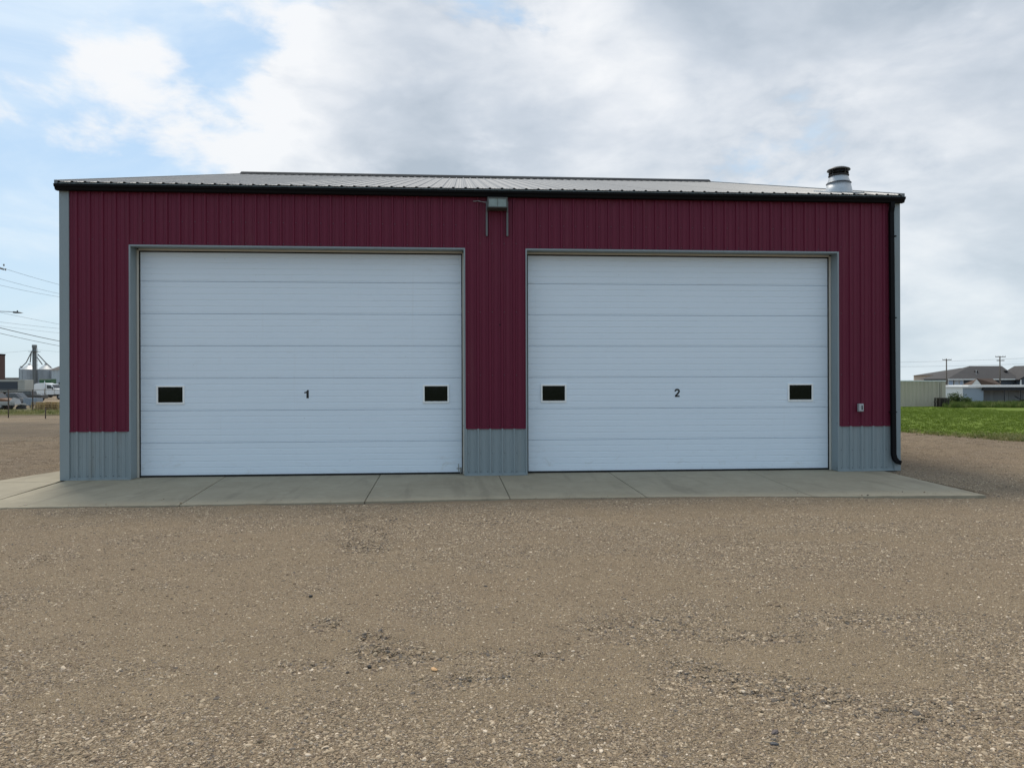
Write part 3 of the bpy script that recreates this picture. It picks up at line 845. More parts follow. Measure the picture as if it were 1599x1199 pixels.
# roof vent
GAL = mat('galvanised', (.44, .46, .48), .45, metal=.45, var=.15, vscale=8)
vc = Vector((15.0, .60, 0)); zb = EZ+SL*(.6-EY)
vent = bpy.data.objects.new('roof_vent', None); COL.objects.link(vent); vent.parent = garage
mb = MB(); mb.lathe((vc.x, vc.y, zb), [(.275, -.12), (.262, .0), (.222, .205), (.0, .206)], 36); mb.build('vent_cone', GAL, vent)
mb = MB(); mb.lathe((vc.x, vc.y, zb), [(.20, .18), (.242, .185), (.242, .192), (.235, .196), (.20, .23)], 36); mb.build('storm_collar', mat('collar_dark', (.09, .10, .115), .4, metal=.4), vent)
mb = MB(); mb.lathe((vc.x, vc.y, zb), [(.232, .188), (.205, .25), (.178, .33), (.165, .345)], 36); mb.build('vent_cone', GAL, vent)
mb = MB(); mb.lathe((vc.x, vc.y, zb), [(.14, .30), (.195, .335), (.200, .355), (.165, .365), (.150, .37), (.150, .43), (.186, .43), (.190, .40), (.192, .385), (.186, .43)], 32); mb.build('vent_band', mat('vent_dark', (.035, .03, .028), .55, metal=.3), vent)
mb = MB(); mb.lathe((vc.x, vc.y, zb), [(.0, .455), (.21, .452), (.225, .458), (.215, .478), (.14, .512), (.05, .530), (.0, .533)], 36); mb.build('vent_cap', [mat('vent_cap_metal', (.10, .095, .09), .45, metal=.4)], vent)
for i in range(4):
    a0 = R(20+90*i); p = (vc.x+.165*math.cos(a0), vc.y+.165*math.sin(a0))
    mb = MB(); mb.cyl((p[0], p[1], zb+.36), (p[0], p[1], zb+.46), .008, n=6); mb.build('vent_strut', GAL, vent)
mb = MB(); m4 = Matrix.Translation((vc.x, vc.y, zb)) @ Matrix.Rotation(math.atan(SL), 4, 'X')
mb.box(-.36, .36, -.34, .36, .006, .034, mtx=m4); mb.build('vent_flashing', mat('flashing', (.55, .56, .56), .4, metal=.4), vent)

# ---- floodlight on the wall over the pier
FL = thing('floodlight', 'grey wall floodlight above the pier between the two doors', 'light', (7.95, -.02, 5.13))
FG = mat('floodlight_grey', (.045, .047, .045), .5, var=.15)
mb = MB()
mb.prism([(-.19, -.03, .12), (-.19, -.20, .075), (-.19, -.22, -.10), (-.19, -.05, -.13), (-.19, -.03, -.10)], (.38, 0, 0)); mb.build('housing', FG, FL, bevel=.008)
mb = MB()
mb.box(-.185, .185, -.242, -.228, .06, .085); mb.box(-.185, .185, -.244, -.230, -.11, -.088); mb.box(-.187, -.165, -.243, -.226, -.11, .085); mb.box(.165, .187, -.243, -.226, -.11, .085)
mb.build('bezel', mat('bezel_grey', (.075, .08, .075), .7), FL, bevel=.003)
mb = MB(); mb.box(-.166, .166, -.232, -.224, -.088, .06); mb.build('lens', mat('lens_glass', (.22, .27, .26), .25, var=.45, vscale=9, spec=.4), FL)
mb = MB(); mb.box(-.004, .004, -.236, -.231, -.088, .06); mb.build('lens_divider', mat('bezel_grey', (.075, .08, .075), .7), FL)
for sx2 in (-1, 1):
    mb = MB(); mb.box(sx2*.195-.018, sx2*.195+.018, -.045, -.012, -.60, -.14); mb.box(sx2*.195-.016, sx2*.195+.016, -.06, -.012, -.14, .05)
    mb.build('bracket', mat('bracket_grey', (.12, .125, .13), .6), FL, bevel=.004)
mb = MB(); mb.tube([(-.19, -.05, .03), (-.28, -.035, .045), (-.36, -.03, .06), (-.45, -.02, .055)], .008, 6); mb.build('wire', mat('wire_grey', (.30, .30, .30), .6), FL)

# ---- receptacle on the right pier
SB = thing('switch_box', 'small grey electrical box on the siding beside door 2', 'electrical box', (15.08, -.02, 1.25))
mb = MB(); mb.box(-.052, .052, -.055, 0, -.078, .078); mb.build('box_body', mat('box_grey', (.32, .33, .34), .45), SB, bevel=.006)
mb = MB(); mb.box(-.040, .045, -.064, -.0555, -.066, .066); mb.build('cover_plate', mat('plate_grey', (.42, .43, .44), .4), SB, bevel=.003)
mb = MB(); mb.box(.002, .022, -.070, -.0645, -.04, .045); mb.build('switch', BLACK, SB)
# small dark fixing on the middle pier
kb = MB(); kb.cyl((8.0, -.004, 2.86), (8.0, -.02, 2.86), .013, n=10); kb.build('cable_plug', BLACK, garage)

# ================================================================== right background
def tz(p): return float(terrain(np.array([p.x]), np.array([p.y]))[0])
def ground(px, D):
    p = at(px, 599.5, D); p.z = tz(p); return p
def frame_at(px, D, turn=0.0):
    """location on the ground and heading such that local x runs to the right across the view, y away"""
    return ground(px, D), -YAW + turn

# lawn
def lawn_material(name, dark, mid, light, sc=1.0):
    m = bpy.data.materials.new(name); m.use_nodes = True
    t = NT(m.node_tree); t.n.clear()
    P = t.node('ShaderNodeBsdfPrincipled'); o = t.node('ShaderNodeOutputMaterial'); t.l.new(P.outputs[0], o.inputs[0])
    g = t.node('ShaderNodeNewGeometry').outputs['Position']
    n = t.add(t.mul(t.noise(g, .35*sc, 6, .6), .5), t.mul(t.noise(g, 6*sc, 5, .7), .5))
    c = t.ramp(n, [(.30, dark), (.5, mid), (.70, light)])
    t._in(P.inputs['Base Color'], c); P.inputs['Roughness'].default_value = .9; P.inputs['Specular IOR Level'].default_value = .15
    b = t.node('ShaderNodeBump', None, Strength=.6, Distance=.05, Height=t.noise(g, 14, 4, .7)); t.l.new(b.outputs[0], P.inputs['Normal'])
    return m
LAWN = lawn_material('lawn_turf', (.098, .142, .014), (.12, .172, .02), (.15, .205, .03))
WEED = lawn_material('weedy_turf', (.09, .085, .035), (.15, .135, .06), (.22, .19, .10))
def edge_x(y): return 24.6 - .30*np.clip(y-7, -40, 6) + (fbm(y*.5, y*0+3, 8, 4)-.5)*1.1
def lawn_z(x, y): return terrain(x, y)+.035+(fbm(x*.6, y*.6, 2, 3)-.5)*.05
lx = grid_axis([(0, 1, .1), (1, 30, .6)]); ly = grid_axis([(-40, 70, .5)])
Xg, Yg = np.meshgrid(lx, ly)
def strip_sheet(name, fx, zf, material, **kw):
    o, co = sheet(name, lx, ly, lambda X, Y: X*0, material, **kw)
    c = co.copy(); c[:, 0] = fx(co[:, 1])+co[:, 0]
    z = zf(c[:, 0], c[:, 1]); z = np.where(co[:, 0] < .01, z-.08, z)
    c[:, 2] = z; o.data.vertices.foreach_set('co', c.astype(np.float32).ravel()); o.data.update(); return o
strip_sheet('lawn', edge_x, lawn_z, LAWN, kind='structure')

# grass forms
def blade_mesh(seed, n, h, spread, material, wid=.004, lean=.5):
    rr = random.Random(seed); mb = MB()
    for i in range(n):
        a = rr.uniform(0, 6.28); r = spread*math.sqrt(rr.random()); x, y = r*math.cos(a), r*math.sin(a)
        hh = h*rr.uniform(.5, 1.1); b = rr.uniform(0, 6.28); l = lean*hh*rr.uniform(.1, 1); wv = wid*rr.uniform(.7, 1.4)
        wx, wy = wv*math.cos(b+1.57), wv*math.sin(b+1.57)
        p1 = (x+l*.3*math.cos(b), y+l*.3*math.sin(b), hh*.55); p2 = (x+l*math.cos(b), y+l*math.sin(b), hh)
        mb.add([(x-wx, y-wy, -.02), (x+wx, y+wy, -.02), (p1[0]+wx*.8, p1[1]+wy*.8, p1[2]), (p1[0]-wx*.8, p1[1]-wy*.8, p1[2]), p2],
               [(0, 1, 2, 3), (3, 2, 4)])
    me = bpy.data.meshes.new('tuft'); me.from_pydata(mb.v, [], mb.f); me.materials.append(material); return me
def leaf_material(name, stops, trans=.0):
    m = bpy.data.materials.new(name); m.use_nodes = True
    t = NT(m.node_tree); t.n.clear()
    P = t.node('ShaderNodeBsdfPrincipled'); o = t.node('ShaderNodeOutputMaterial')
    r = t.node('ShaderNodeObjectInfo').outputs['Random']
    g = t.node('ShaderNodeNewGeometry').outputs['Position']
    c = t.ramp(t.add(t.mul(r, .6), t.mul(t.noise(g, .5, 4, .6), .4)), stops)
    t._in(P.inputs['Base Color'], c); P.inputs['Roughness'].default_value = .6; P.inputs['Specular IOR Level'].default_value = .25
    tr = t.node('ShaderNodeBsdfTranslucent', None, Color=c); mx = t.node('ShaderNodeMixShader'); mx.inputs[0].default_value = .35
    t.l.new(P.outputs[0], mx.inputs[1]); t.l.new(tr.outputs[0], mx.inputs[2]); t.l.new(mx.outputs[0], o.inputs[0])
    return m
GL = leaf_material('lawn_blades', [(.2, (.10, .15, .014)), (.5, (.125, .182, .02)), (.8, (.16, .22, .032))])
GWD = leaf_material('weed_blades', [(.2, (.05, .085, .015)), (.5, (.10, .15, .03)), (.75, (.17, .20, .06)), (.95, (.34, .32, .16))])
GWD2 = leaf_material('dry_edge_blades', [(.2, (.09, .12, .03)), (.5, (.20, .20, .07)), (.9, (.42, .38, .20))])
def tufts(name, X, Y, zf, h, label, cat, protos, smin=.7, smax=1.3, kind='stuff'):
    n = len(X); rot = np.stack([rng.normal(0, .1, n), rng.normal(0, .1, n), rng.uniform(0, 6.28, n)], 1)
    k = rng.uniform(smin, smax, n); hz_ = np.broadcast_to(h, (n,))
    scl = np.stack([k*hz_, k*hz_, k*hz_*rng.uniform(.8, 1.2, n)], 1)
    return tag(scatter(name, np.stack([X, Y, zf(X, Y)], 1), rot, scl, rng.integers(0, len(protos), n), protos), label, cat, kind=kind)
n = 26000
Y = -12+rng.random(n)*56; X = edge_x(Y)+rng.random(n)**1.3*24
k_ = (X-7.27)*1130/(Y+13.74)*.93 < 1150
X, Y = X[k_], Y[k_]
tufts('grass', X, Y, lawn_z, 1.0, 'short mown grass of the green lawn beyond the garage', 'grass', [blade_mesh(i, 16, .05, .11, GL, .006, .9) for i in range(5)])
# ragged lawn edge and the rank clump at its near end
n = 2000; Y = -12+rng.random(n)*52; X = edge_x(Y)+rng.normal(0, .28, n)
c1 = rng.normal(0, 1, (900, 2)); p0 = ground(1585, 22.6)
X = np.concatenate([X, p0.x+.3+c1[:, 0]*.55]); Y = np.concatenate([Y, p0.y+c1[:, 1]*.9])
tufts('weeds', X, Y, lambda x, y: terrain(x, y)-.01, 1.0, 'straggly weeds along the gravel edge of the lawn', 'weeds', [blade_mesh(20+i, 12, .095, .12, GWD2, .006, 1.1) for i in range(5)], .4, 1.5)

# rank growth behind the lawn
def band(px0, px1, D0, D1, n, seed=1):
    P = []
    for i in range(n):
        p = ground(px0+(px1-px0)*rng.random(), D0+(D1-D0)*rng.random()); P.append((p.x, p.y))
    return np.array(P).T
X, Y = band(1474, 1760, 58, 78, 5200)
hgt = .28+.55*fbm(X*.25, Y*.25, 5, 3)
hpx = np.array([1.0]*len(X))
tufts('tall_grass', X, Y, terrain, hgt, 'band of rank knee high grass and weeds behind the mown lawn', 'grass', [blade_mesh(40+i, 26, .85, .30, GWD, .016, .6) for i in range(5)], .7, 1.2)
def leafy_mass(mb, c, rx, ry, rz, n, size, mi=0):
    for i in range(n):
        while True:
            q = Vector((random.uniform(-1, 1), random.uniform(-1, 1), random.uniform(-1, 1)))
            if q.length <= 1: break
        q = q*(.6+.4*q.length); bump_ = .8+.35*math.sin(q.x*7+c[0])*math.cos(q.z*6+c[1])
        p = Vector((c[0]+q.x*rx*bump_, c[1]+q.y*ry*bump_, c[2]+q.z*rz*bump_))
        a = Vector((random.gauss(0, 1), random.gauss(0, 1), random.gauss(0, 1))).normalized(); b = a.orthogonal().normalized(); s_ = size*random.uniform(.6, 1.3)
        a *= s_*.5; b *= s_*.32
        mb.add([p-a, p+b, p+a, p-b], [(0, 1, 2, 3)], mi)
BUSH = leaf_material('bush_leaves', [(.2, (.035, .065, .015)), (.5, (.06, .10, .02)), (.9, (.12, .16, .045))])
BARK = mat('bark', (.09, .07, .05), .9)
for (px, D, w_, h_, lab) in ((1491, 66, 1.5, 1.25, 'rounded green bush beside the beige container at the lawn edge'),
                             (1508, 68, 1.0, .85, 'smaller low green bush right of the rounded bush behind the lawn')):
    p = ground(px, D); t_ = thing('bush', lab, 'bush', p)
    mb = MB(); leafy_mass(mb, (0, 0, h_*.55), w_*.6, w_*.6, h_*.55, 1500, .14); mb.build('foliage', BUSH, t_)
    mb = MB()
    for i in range(6): mb.cyl((random.uniform(-.1, .1), random.uniform(-.1, .1), -.05), (random.uniform(-.4, .4), random.uniform(-.4, .4), h_*.7), .03, .012, 5)
    mb.build('stem', BARK, t_)

# beige storage container
BEI = mat('beige_steel', (.46, .405, .31), .6, var=.1, vscale=1, dirt=(.20, .15, .10), dirt_amt=.4, stretch=(1, 1, .3))
WHT = mat('white_steel', (.72, .72, .70), .5, var=.06, dirt=(.4, .38, .34), dirt_amt=.3)
D = 62.0; p0 = at(1396, 636, D); p1 = at(1477, 636, D); Lc = (p1-p0).length+3.0
loc, hd = frame_at(1477, D, .0)
ct = thing('storage_container', 'beige corrugated storage container standing on the far lawn', 'container', loc, hd)
hc = 2.28
mb = MB()
def corrugate(mb, x0, x1, y, z0, z1, pitch=.33, dp=.05):
    n = int((x1-x0)/pitch); pitch = (x1-x0)/n; pts = []
    for i in range(n):
        a = x0+i*pitch; pts += [(a, y), (a+pitch*.3, y), (a+pitch*.5, y+dp), (a+pitch*.8, y+dp)]
    pts.append((x1, y)); o = len(mb.v)
    for z in (z0, z1):
        for q in pts: mb.v.append((q[0], q[1], z))
    m_ = len(pts)
    for i in range(m_-1): mb.face((o+i, o+i+1, o+m_+i+1, o+m_+i))
corrugate(mb, -Lc, -.75, 0, .12, hc-.1); mb.build('side_wall', BEI, ct)
mb = MB(); mb.box(-Lc, 0, .055, 2.4, .1, hc-.11); mb.build('body', BEI, ct)
mb = MB()
for x0 in (-.74, -.37): mb.box(x0+.01, x0+.35, .0, .05, .14, hc-.12)
mb.build('door_leaf', BEI, ct)
mb = MB(); mb.cyl((-.52, -.02, .3), (-.52, -.02, hc-.2), .018, n=6); mb.build('lock_bar', mat('dark_metal', (.06, .06, .06), .5, metal=.4), ct)
mb = MB(); mb.box(-Lc, .0, -.03, 2.43, hc-.1, hc); mb.build('top_rail', WHT, ct)
mb = MB(); mb.box(-Lc, 0, -.02, 2.4, -.02, .12); mb.build('bottom_rail', BEI, ct)
# stack of dark pallets by its corner
DW = mat('dark_wood', (.045, .038, .03), .9, var=.4, vscale=3); TW = mat('tan_wood', (.42, .30, .14), .85, var=.3, vscale=3)
def pallet(parent, z, w_, d_, wood, x=0, y=0, nb=5):
    mb = MB()
    for k in range(nb):
        xx = x-w_/2+(w_-.1)*k/(nb-1); mb.box(xx, xx+.1, y-d_/2, y+d_/2, z+.105, z+.125)
    mb.build('deck_board', wood, parent, kind='stuff')
    for k in range(3):
        yy = y-d_/2+(d_-.05)*k/2
        mb = MB(); mb.box(x-w_/2, x+w_/2, yy, yy+.05, z+.085, z+.103)
        for q in range(3): xx = x-w_/2+(w_-.12)*q/2; mb.box(xx, xx+.12, yy, yy+.09, z+.02, z+.083)
        mb.box(x-w_/2, x+w_/2, yy, yy+.09, z, z+.018)
        mb.build('stringer', wood, parent)
loc, hd = frame_at(1470.5, 60.5)
stk = thing('pallet_stack', 'stack of dark weathered pallets against the beige container', 'pallet stack', loc, hd)
for k in range(6): pallet(stk, k*.135, .82, .8, DW, random.uniform(-.02, .02))

# white low shed and long open-fronted storage building
def quad_box(parent, name, material, x0, x1, y0, y1, z0, z1, **kw):
    mb = MB(); mb.box(x0, x1, y0, y1, z0, z1); return mb.build(name, material, parent, **kw)
SH = mat('shed_white', (.70, .72, .70), .6, var=.05); SB2 = mat('shed_blue_grey', (.25, .31, .36), .6, var=.06)
D = 108; mp = MPP(D)
loc, hd = frame_at(1502, D)
sh = thing('storage_shed', 'low flat roofed shed with a white end wall, behind the tall weeds', 'shed', loc, hd)
zt = at(1490, 605.5, D).z-loc.z
mb = MB(); mb.prism([(0, 0, 0), (-2.4, 2.2, 0), (-2.4, 2.2, zt), (0, 0, zt)], (.03, .1, 0)); mb.build('end_wall', SH, sh)
mb = MB(); mb.prism([(.03, 0, 0), (3.8, .9, 0), (3.8, .9, zt), (.03, 0, zt)], (-.02, .12, 0)); mb.build('side_wall', SB2, sh)
mb = MB(); mb.prism([(0, -.2, zt), (-2.7, 2.3, zt), (1.2, 5.5, zt), (3.95, .75, zt)], (0, 0, .22)); mb.build('roof', WHT, sh)
quad_box(sh, 'corner_trim', SH, -.05, .10, -.05, .03, 0, zt)
loc, hd = frame_at(1541, D+1.5, -.02)
cpt = thing('storage_units', 'long low row of storage bays under a white edged flat roof', 'building', loc, hd)
zt = at(1560, 603.5, D).z-loc.z; LW = 14
quad_box(cpt, 'roof', WHT, -3.5, LW, -1.2, 6, zt-.10, zt+.22)
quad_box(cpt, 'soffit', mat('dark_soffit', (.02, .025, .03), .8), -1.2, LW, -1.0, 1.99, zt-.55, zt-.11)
quad_box(cpt, 'rear_wall', mat('unit_wall', (.33, .34, .34), .8), 0, LW, 2.0, 2.2, 0, zt-.1)
for x0 in (.15, 2.3, 4.5, 6.6, 8.8, 11): quad_box(cpt, 'bay_door', mat('bay_door_grey', (.27, .28, .28), .7), x0, x0+1.55, 1.94, 1.99, .05, zt-.7)
for x0 in (2.02, 4.42, 6.5, 8.7, 10.9): quad_box(cpt, 'post', mat('dark_post', (.03, .03, .03), .7), x0, x0+.10, -.9, -.8, 0, zt-.5)
loc, hd = frame_at(1594, D-6)
tr = thing('equipment_frame', 'black angled frame of an implement parked before the storage bays', 'farm implement', loc, hd)
mb = MB(); mb.cyl((-.9, 0, .25), (.9, 0, .75), .07, n=6); mb.build('arm', BLACK, tr)
mb = MB(); mb.cyl((-.9, 0, 1.1), (.5, .1, .4), .06, n=6); mb.build('arm', BLACK, tr)
mb = MB(); mb.box(.1, 2.0, -.2, .6, .3, .42); mb.build('bed', BLACK, tr)
mb = MB(); mb.cyl((.8, -.25, .3), (.8, -.1, .3), .3, n=16); mb.build('wheel', RUBBER, tr)

# long brown roofed house with wings
SHG = mat('brown_shingle', (.062, .057, .056), .9, var=.2, vscale=.6, bump=.3, bscale=20)
SHG2 = mat('red_brown_shingle', (.10, .065, .048), .9, var=.2, vscale=.6, bump=.3, bscale=20)
NAVY = mat('navy_siding', (.05, .065, .085), .7, var=.06); PALE = mat('pale_siding', (.45, .50, .56), .6, var=.05); BG2 = mat('beige_stucco', (.45, .38, .31), .8)
WG = mat('far_window', (.35, .45, .60), .2, var=.2, vscale=2)
D = 140; mp = MPP(D)
loc, hd = frame_at(1480, D)
ho = thing('house', 'long low house with a brown hipped roof and navy walls, beyond the storage bays', 'house', loc, hd)
inv_h = (Matrix.Translation(loc) @ Matrix.Rotation(hd, 4, 'Z')).inverted()
def hx(px, y=0.0): return (inv_h @ at(px, 590, D+y)).x
def hz2(py, y=0.0, px=1530): return (inv_h @ at(px, py, D+y)).z
ze = hz2(591.5); zr = hz2(571.5, 4.7); xe = hx(1590); x9 = hx(1680)
quad_box(ho, 'wall', NAVY, .5, x9, .4, 9, 0, ze)
mb = MB()
rl, rr_ = hx(1514, 4.7), x9
mb.add([(hx(1478), -.2, ze), (xe, -.2, ze), (xe, 4.7, zr), (rl, 4.7, zr), (hx(1478), 9.6, ze), (xe, 9.6, ze)], [(0, 1, 2, 3), (0, 3, 4), (4, 3, 2, 5)])
mb.add([(hx(1478), -.2, ze-.12), (xe, -.2, ze-.12), (xe, 9.6, ze-.12), (hx(1478), 9.6, ze-.12)], [(0, 3, 2, 1)])
mb.build('roof', SHG, ho)
quad_box(ho, 'fascia', SH, hx(1479), hx(1588), -.27, -.2, ze-.22, ze+.0)
# right wing, gable towards the viewer
g0, g1 = hx(1587), hx(1655); gm = (g0+g1)/2
mb = MB(); zg = hz2(570.5)
mb.prism([(g0-.4, -1.4, ze-.1), (gm, -1.4, zg), (g1+.4, -1.4, ze-.1), (g1+.4, -1.4, ze-.25), (gm, -1.4, zg-.2), (g0-.4, -1.4, ze-.25)], (0, 8, 0)); mb.build('wing_roof', SHG, ho)
mb = MB(); mb.prism([(g0, -1.2, 0), (g1, -1.2, 0), (g1, -1.2, ze-.2), (gm, -1.2, zg-.3), (g0, -1.2, ze-.2)], (0, 1.5, 0)); mb.build('wing_wall', NAVY, ho)
quad_box(ho, 'corner_board', SH, g0-.1, g0+.1, -1.28, -1.15, 0, ze-.2)
# left rear wing
g2 = hx(1465.5, 10); z2 = hz2(585.5, 10); z3 = hz2(574.5, 15)
quad_box(ho, 'rear_wing_wall', BG2, g2+.4, hx(1512, 10), 10.5, 20, 0, z2)
mb = MB(); mb.add([(g2, 10, z2), (hx(1535, 10), 10, z2), (hx(1535, 15), 15, z3), (hx(1500, 15), 15, z3), (g2, 20, z2), (hx(1535, 20), 20, z2)], [(0, 1, 2, 3), (0, 3, 4), (4, 3, 2, 5)]); mb.build('rear_wing_roof', SHG, ho)
for a_, b_, mm in ((1482, 1490, WG), (1492, 1499, PALE), (1500, 1506, WG)):
    f_ = quad_box(ho, 'window', SH, hx(a_), hx(b_), .33, .41, hz2(603), hz2(593)); quad_box(f_, 'pane', mm, hx(a_)+.1, hx(b_)-.1, .30, .335, hz2(603)+.1, hz2(593)-.1)
for px in (1536, 1583):
    mb = MB(); zz_ = hz2(581); yy = 4.9*(zz_-ze)/(zr-ze)-.3
    mb.box(hx(px)-.22, hx(px)+.22, yy-.1, yy+.4, zz_-.1, zz_+.28); mb.build('roof_vent', BLACK, ho)
mb = MB(); mb.cyl((hx(1529.5), 1.0, ze+.3), (hx(1529.5), 1.0, ze+1.7), .055, n=6); mb.build('vent_pipe', mat('pipe_grey', (.35, .35, .35), .6), ho)
# small gabled porch roof in front
loc, hd = frame_at(1525, 132)
mp2 = MPP(132)
po = thing('gabled_shed', 'small shed with a white gable and red brown roof, in front of the navy house', 'shed', loc, hd)
zb_ = at(1525, 602, 132).z-loc.z; za = at(1525, 591.5, 132).z-loc.z; hw = 8.5*mp2
quad_box(po, 'wall', SH, -hw+.1, hw+3.6, .1, 2.4, 0, zb_)
mb = MB(); mb.prism([(-hw, 0, zb_), (hw, 0, zb_), (0, 0, za)], (0, .08, 0)); mb.build('gable', SH, po)
mb = MB(); mb.add([(0, -.1, za+.05), (hw+.1, -.1, zb_), (42*mp2, .3, zb_), (34*mp2, 1.6, za+.02)], [(0, 1, 2, 3)]); mb.add([(0, -.1, za+.05), (34*mp2, 1.6, za+.02), (34*mp2, 3.4, zb_), (-hw, 3.2, zb_), (-hw-.1, -.1, zb_)], [(0, 1, 2, 3), (0, 3, 4)]); mb.build('roof', SHG2, po)

# utility poles on the right
POLE = mat('weathered_pole', (.13, .11, .09), .9, var=.25)
def utility_pole(px, D, ytop, arms, label, armw=1.2, r=.13, name='utility_pole', turn=0.0):
    loc, hd = frame_at(px, D, turn)
    t_ = thing(name, label, 'pole', loc, hd)
    zt_ = at(px, ytop, D).z-loc.z
    mb = MB(); mb.cyl((0, 0, -.3), (0, 0, zt_), r*1.2, r*.8, 8); mb.build('shaft', POLE, t_)
    for dz_, w_ in arms:
        mb = MB(); mb.box(-w_/2, w_/2, -.22, -.12, zt_-dz_-.06, zt_-dz_+.06); mb.build('crossarm', POLE, t_)
        for k in (-1, -.5, .5, 1):
            mb = MB(); mb.cyl((k*(w_/2-.06), -.17, zt_-dz_+.06), (k*(w_/2-.06), -.17, zt_-dz_+.24), .045, .03, 6); mb.build('insulator', mat('insulator', (.25, .24, .24), .3), t_)
    return t_, zt_
utility_pole(1478, 138, 560, [(.25, 1.7)], 'wooden utility pole with one crossarm, at the left end of the house', r=.12)
utility_pole(1561.5, 136, 556, [(.15, 1.9), (.85, 1.4)], 'wooden utility pole with two crossarms, rising over the house roof', r=.12)
utility_pole(1462, 190, 583, [], 'short thin pole standing far behind the beige container', r=.07)
WIRE = mat('wire', (.05, .05, .05), .6)
def wire(name, label, a, b, sag, r, group):
    pts = []
    for i in range(25):
        u = i/24; p = a.lerp(b, u); p.z -= sag*4*u*(1-u); pts.append(p-a)
    mb = MB(); mb.tube(pts, r, 5); o = mb.build(name, WIRE); o.location = a
    return tag(o, label, 'wire', group)
wg2 = 'power lines between the poles by the house'
wire('power_line', 'upper faint wire crossing the sky between the two poles by the house', at(1300, 566, 150), at(1720, 552, 136), .5, .016, wg2)
wire('power_line', 'lower faint wire crossing the sky between the two poles by the house', at(1300, 572, 150), at(1720, 562, 136), .5, .016, wg2)

# far tree line
TL = leaf_material('far_foliage', [(.2, (.03, .045, .02)), (.6, (.05, .07, .03)), (.9, (.08, .10, .045))])
mb = MB()
for i in range(70):
    px = random.choice([random.uniform(1405, 1445), random.uniform(1380, 1700), random.uniform(-300, 130)]); D = random.uniform(520, 640)
    p = at(px, 599.5, D); h_ = random.uniform(2.5, 4.6); p.z = -1.2
    leafy_mass(mb, (p.x, p.y, p.z+h_*.5), random.uniform(3, 7), 3, h_*.55, 260, 1.0)
tag(mb.build('distant_trees', TL), 'dark line of distant trees on the horizon', 'trees', kind='stuff')

# ================================================================== left background
yard_z = lambda x, y: terrain(x, y)+.02
# grass verge
X, Y = band(-260, 190, 43.5, 49, 1500)
tufts('verge_grass', X, Y, terrain, 1.0, 'strip of rough grass and weeds along the far side of the gravel, by the fence', 'grass', [blade_mesh(60+i, 20, .13, .22, GWD2, .010, .9) for i in range(5)], .5, 1.5)
xs2 = grid_axis([(-95, 1, 2)]); ys2 = grid_axis([(30.5, 46, 1.5)])
o, co = sheet('verge', xs2, ys2, lambda X, Y: terrain(X, Y)+.03+X*0, WEED, kind='structure')

# chain link fence: posts, top rail
STEEL = mat('fence_steel', (.16, .17, .17), .5, metal=.4)
fn = thing('chain_link_fence', 'low chain link fence with thin steel posts in front of the truck yard', 'fence', ground(40, 52))
fo = ground(40, 52)
for px, D, yt, yb in ((13, 45, 608, 650), (51, 50, 608, 640), (94, 57, 609, 637), (-30, 47, 608, 646)):
    p = ground(px, D)-fo; zt_ = at(px, yt, D).z-fo.z
    mb = MB(); mb.cyl((p.x, p.y, -.2), (p.x, p.y, zt_), .035, n=6); mb.build('post', mat('rusty_post', (.07, .05, .04), .8), fn)
mb = MB(); pts = [at(px, 608.5, D)-fo for px, D in ((-60, 46), (13, 45), (51, 50), (94, 57), (150, 62))]; mb.tube(pts, .022, 5); mb.build('top_rail', STEEL, fn)
mb = MB()
for (pa, Da), (pb, Db) in (((-60, 46), (13, 45)), ((13, 45), (51, 50)), ((51, 50), (94, 57)), ((94, 57), (150, 62))):
    A, B = at(pa, 609, Da)-fo, at(pb, 609, Db)-fo; n = 26
    for i in range(-8, n):
        for s_ in (1, -1):
            u0, u1 = i/n, (i+8)/n
            if s_ < 0: u0, u1 = u1, u0
            c0, c1 = max(0, min(1, u0)), max(0, min(1, u1))
            if abs(c1-c0) < .02: continue
            za_, zb2 = (c0-u0)/(u1-u0), (c1-u0)/(u1-u0)
            a_, b_ = A.lerp(B, c0), A.lerp(B, c1); h_ = A.z
            mb.cyl((a_.x, a_.y, h_*za_+.03), (b_.x, b_.y, h_*zb2+.03), .0016, n=3, cap=False)
mb.build('mesh', STEEL, fn, kind='stuff')
for px, D, yt, lab in ((71, 38.5, 636, 'short dark stake standing in the gravel near the stacked pallets'), (13, 39.5, 632, 'short dark stake standing in the gravel, furthest left')):
    p = ground(px, D); zt_ = at(px, yt, D).z-p.z
    mb = MB(); mb.cyl((0, 0, -.2), (0, 0, zt_), .03, .028, 6); o = mb.build('stake', mat('rusty_post', (.07, .05, .04), .8)); o.location = p
    tag(o, lab, 'stake')

# stacked tan pallets
for j, (px, D, wd) in enumerate(((66, 51.5, .95), (87, 52, .95))):
    loc, hd = frame_at(px, D)
    ps = thing('pallet_stack', ('left stack of tan wooden pallets on the grass behind the fence' if j == 0 else 'right stack of tan wooden pallets, half hidden by the garage corner'), 'pallet stack', loc, hd+.05*j, 'stacks of tan pallets')
    for k in range(4 if j == 0 else 4): pallet(ps, k*.15, wd, 1.0, TW, random.uniform(-.03, .03))
# pale blue tank box on a stand
loc, hd = frame_at(50.5, 57)
tb = thing('metal_bin', 'pale blue metal bin on short legs behind the fence post', 'bin', loc, hd)
LB = mat('pale_blue_steel', (.26, .31, .38), .5, var=.15, vscale=4)
mb = MB(); corrugate(mb, -.52, .52, -.3, .30, .80, .13, .025); mb.build('front_panel', LB, tb)
quad_box(tb, 'box', LB, -.51, .51, -.27, .5, .28, .80)
for x0 in (-.48, .42):
    quad_box(tb, 'leg', STEEL, x0, x0+.06, -.25, -.19, 0, .29); quad_box(tb, 'leg', STEEL, x0, x0+.06, .40, .46, 0, .29)

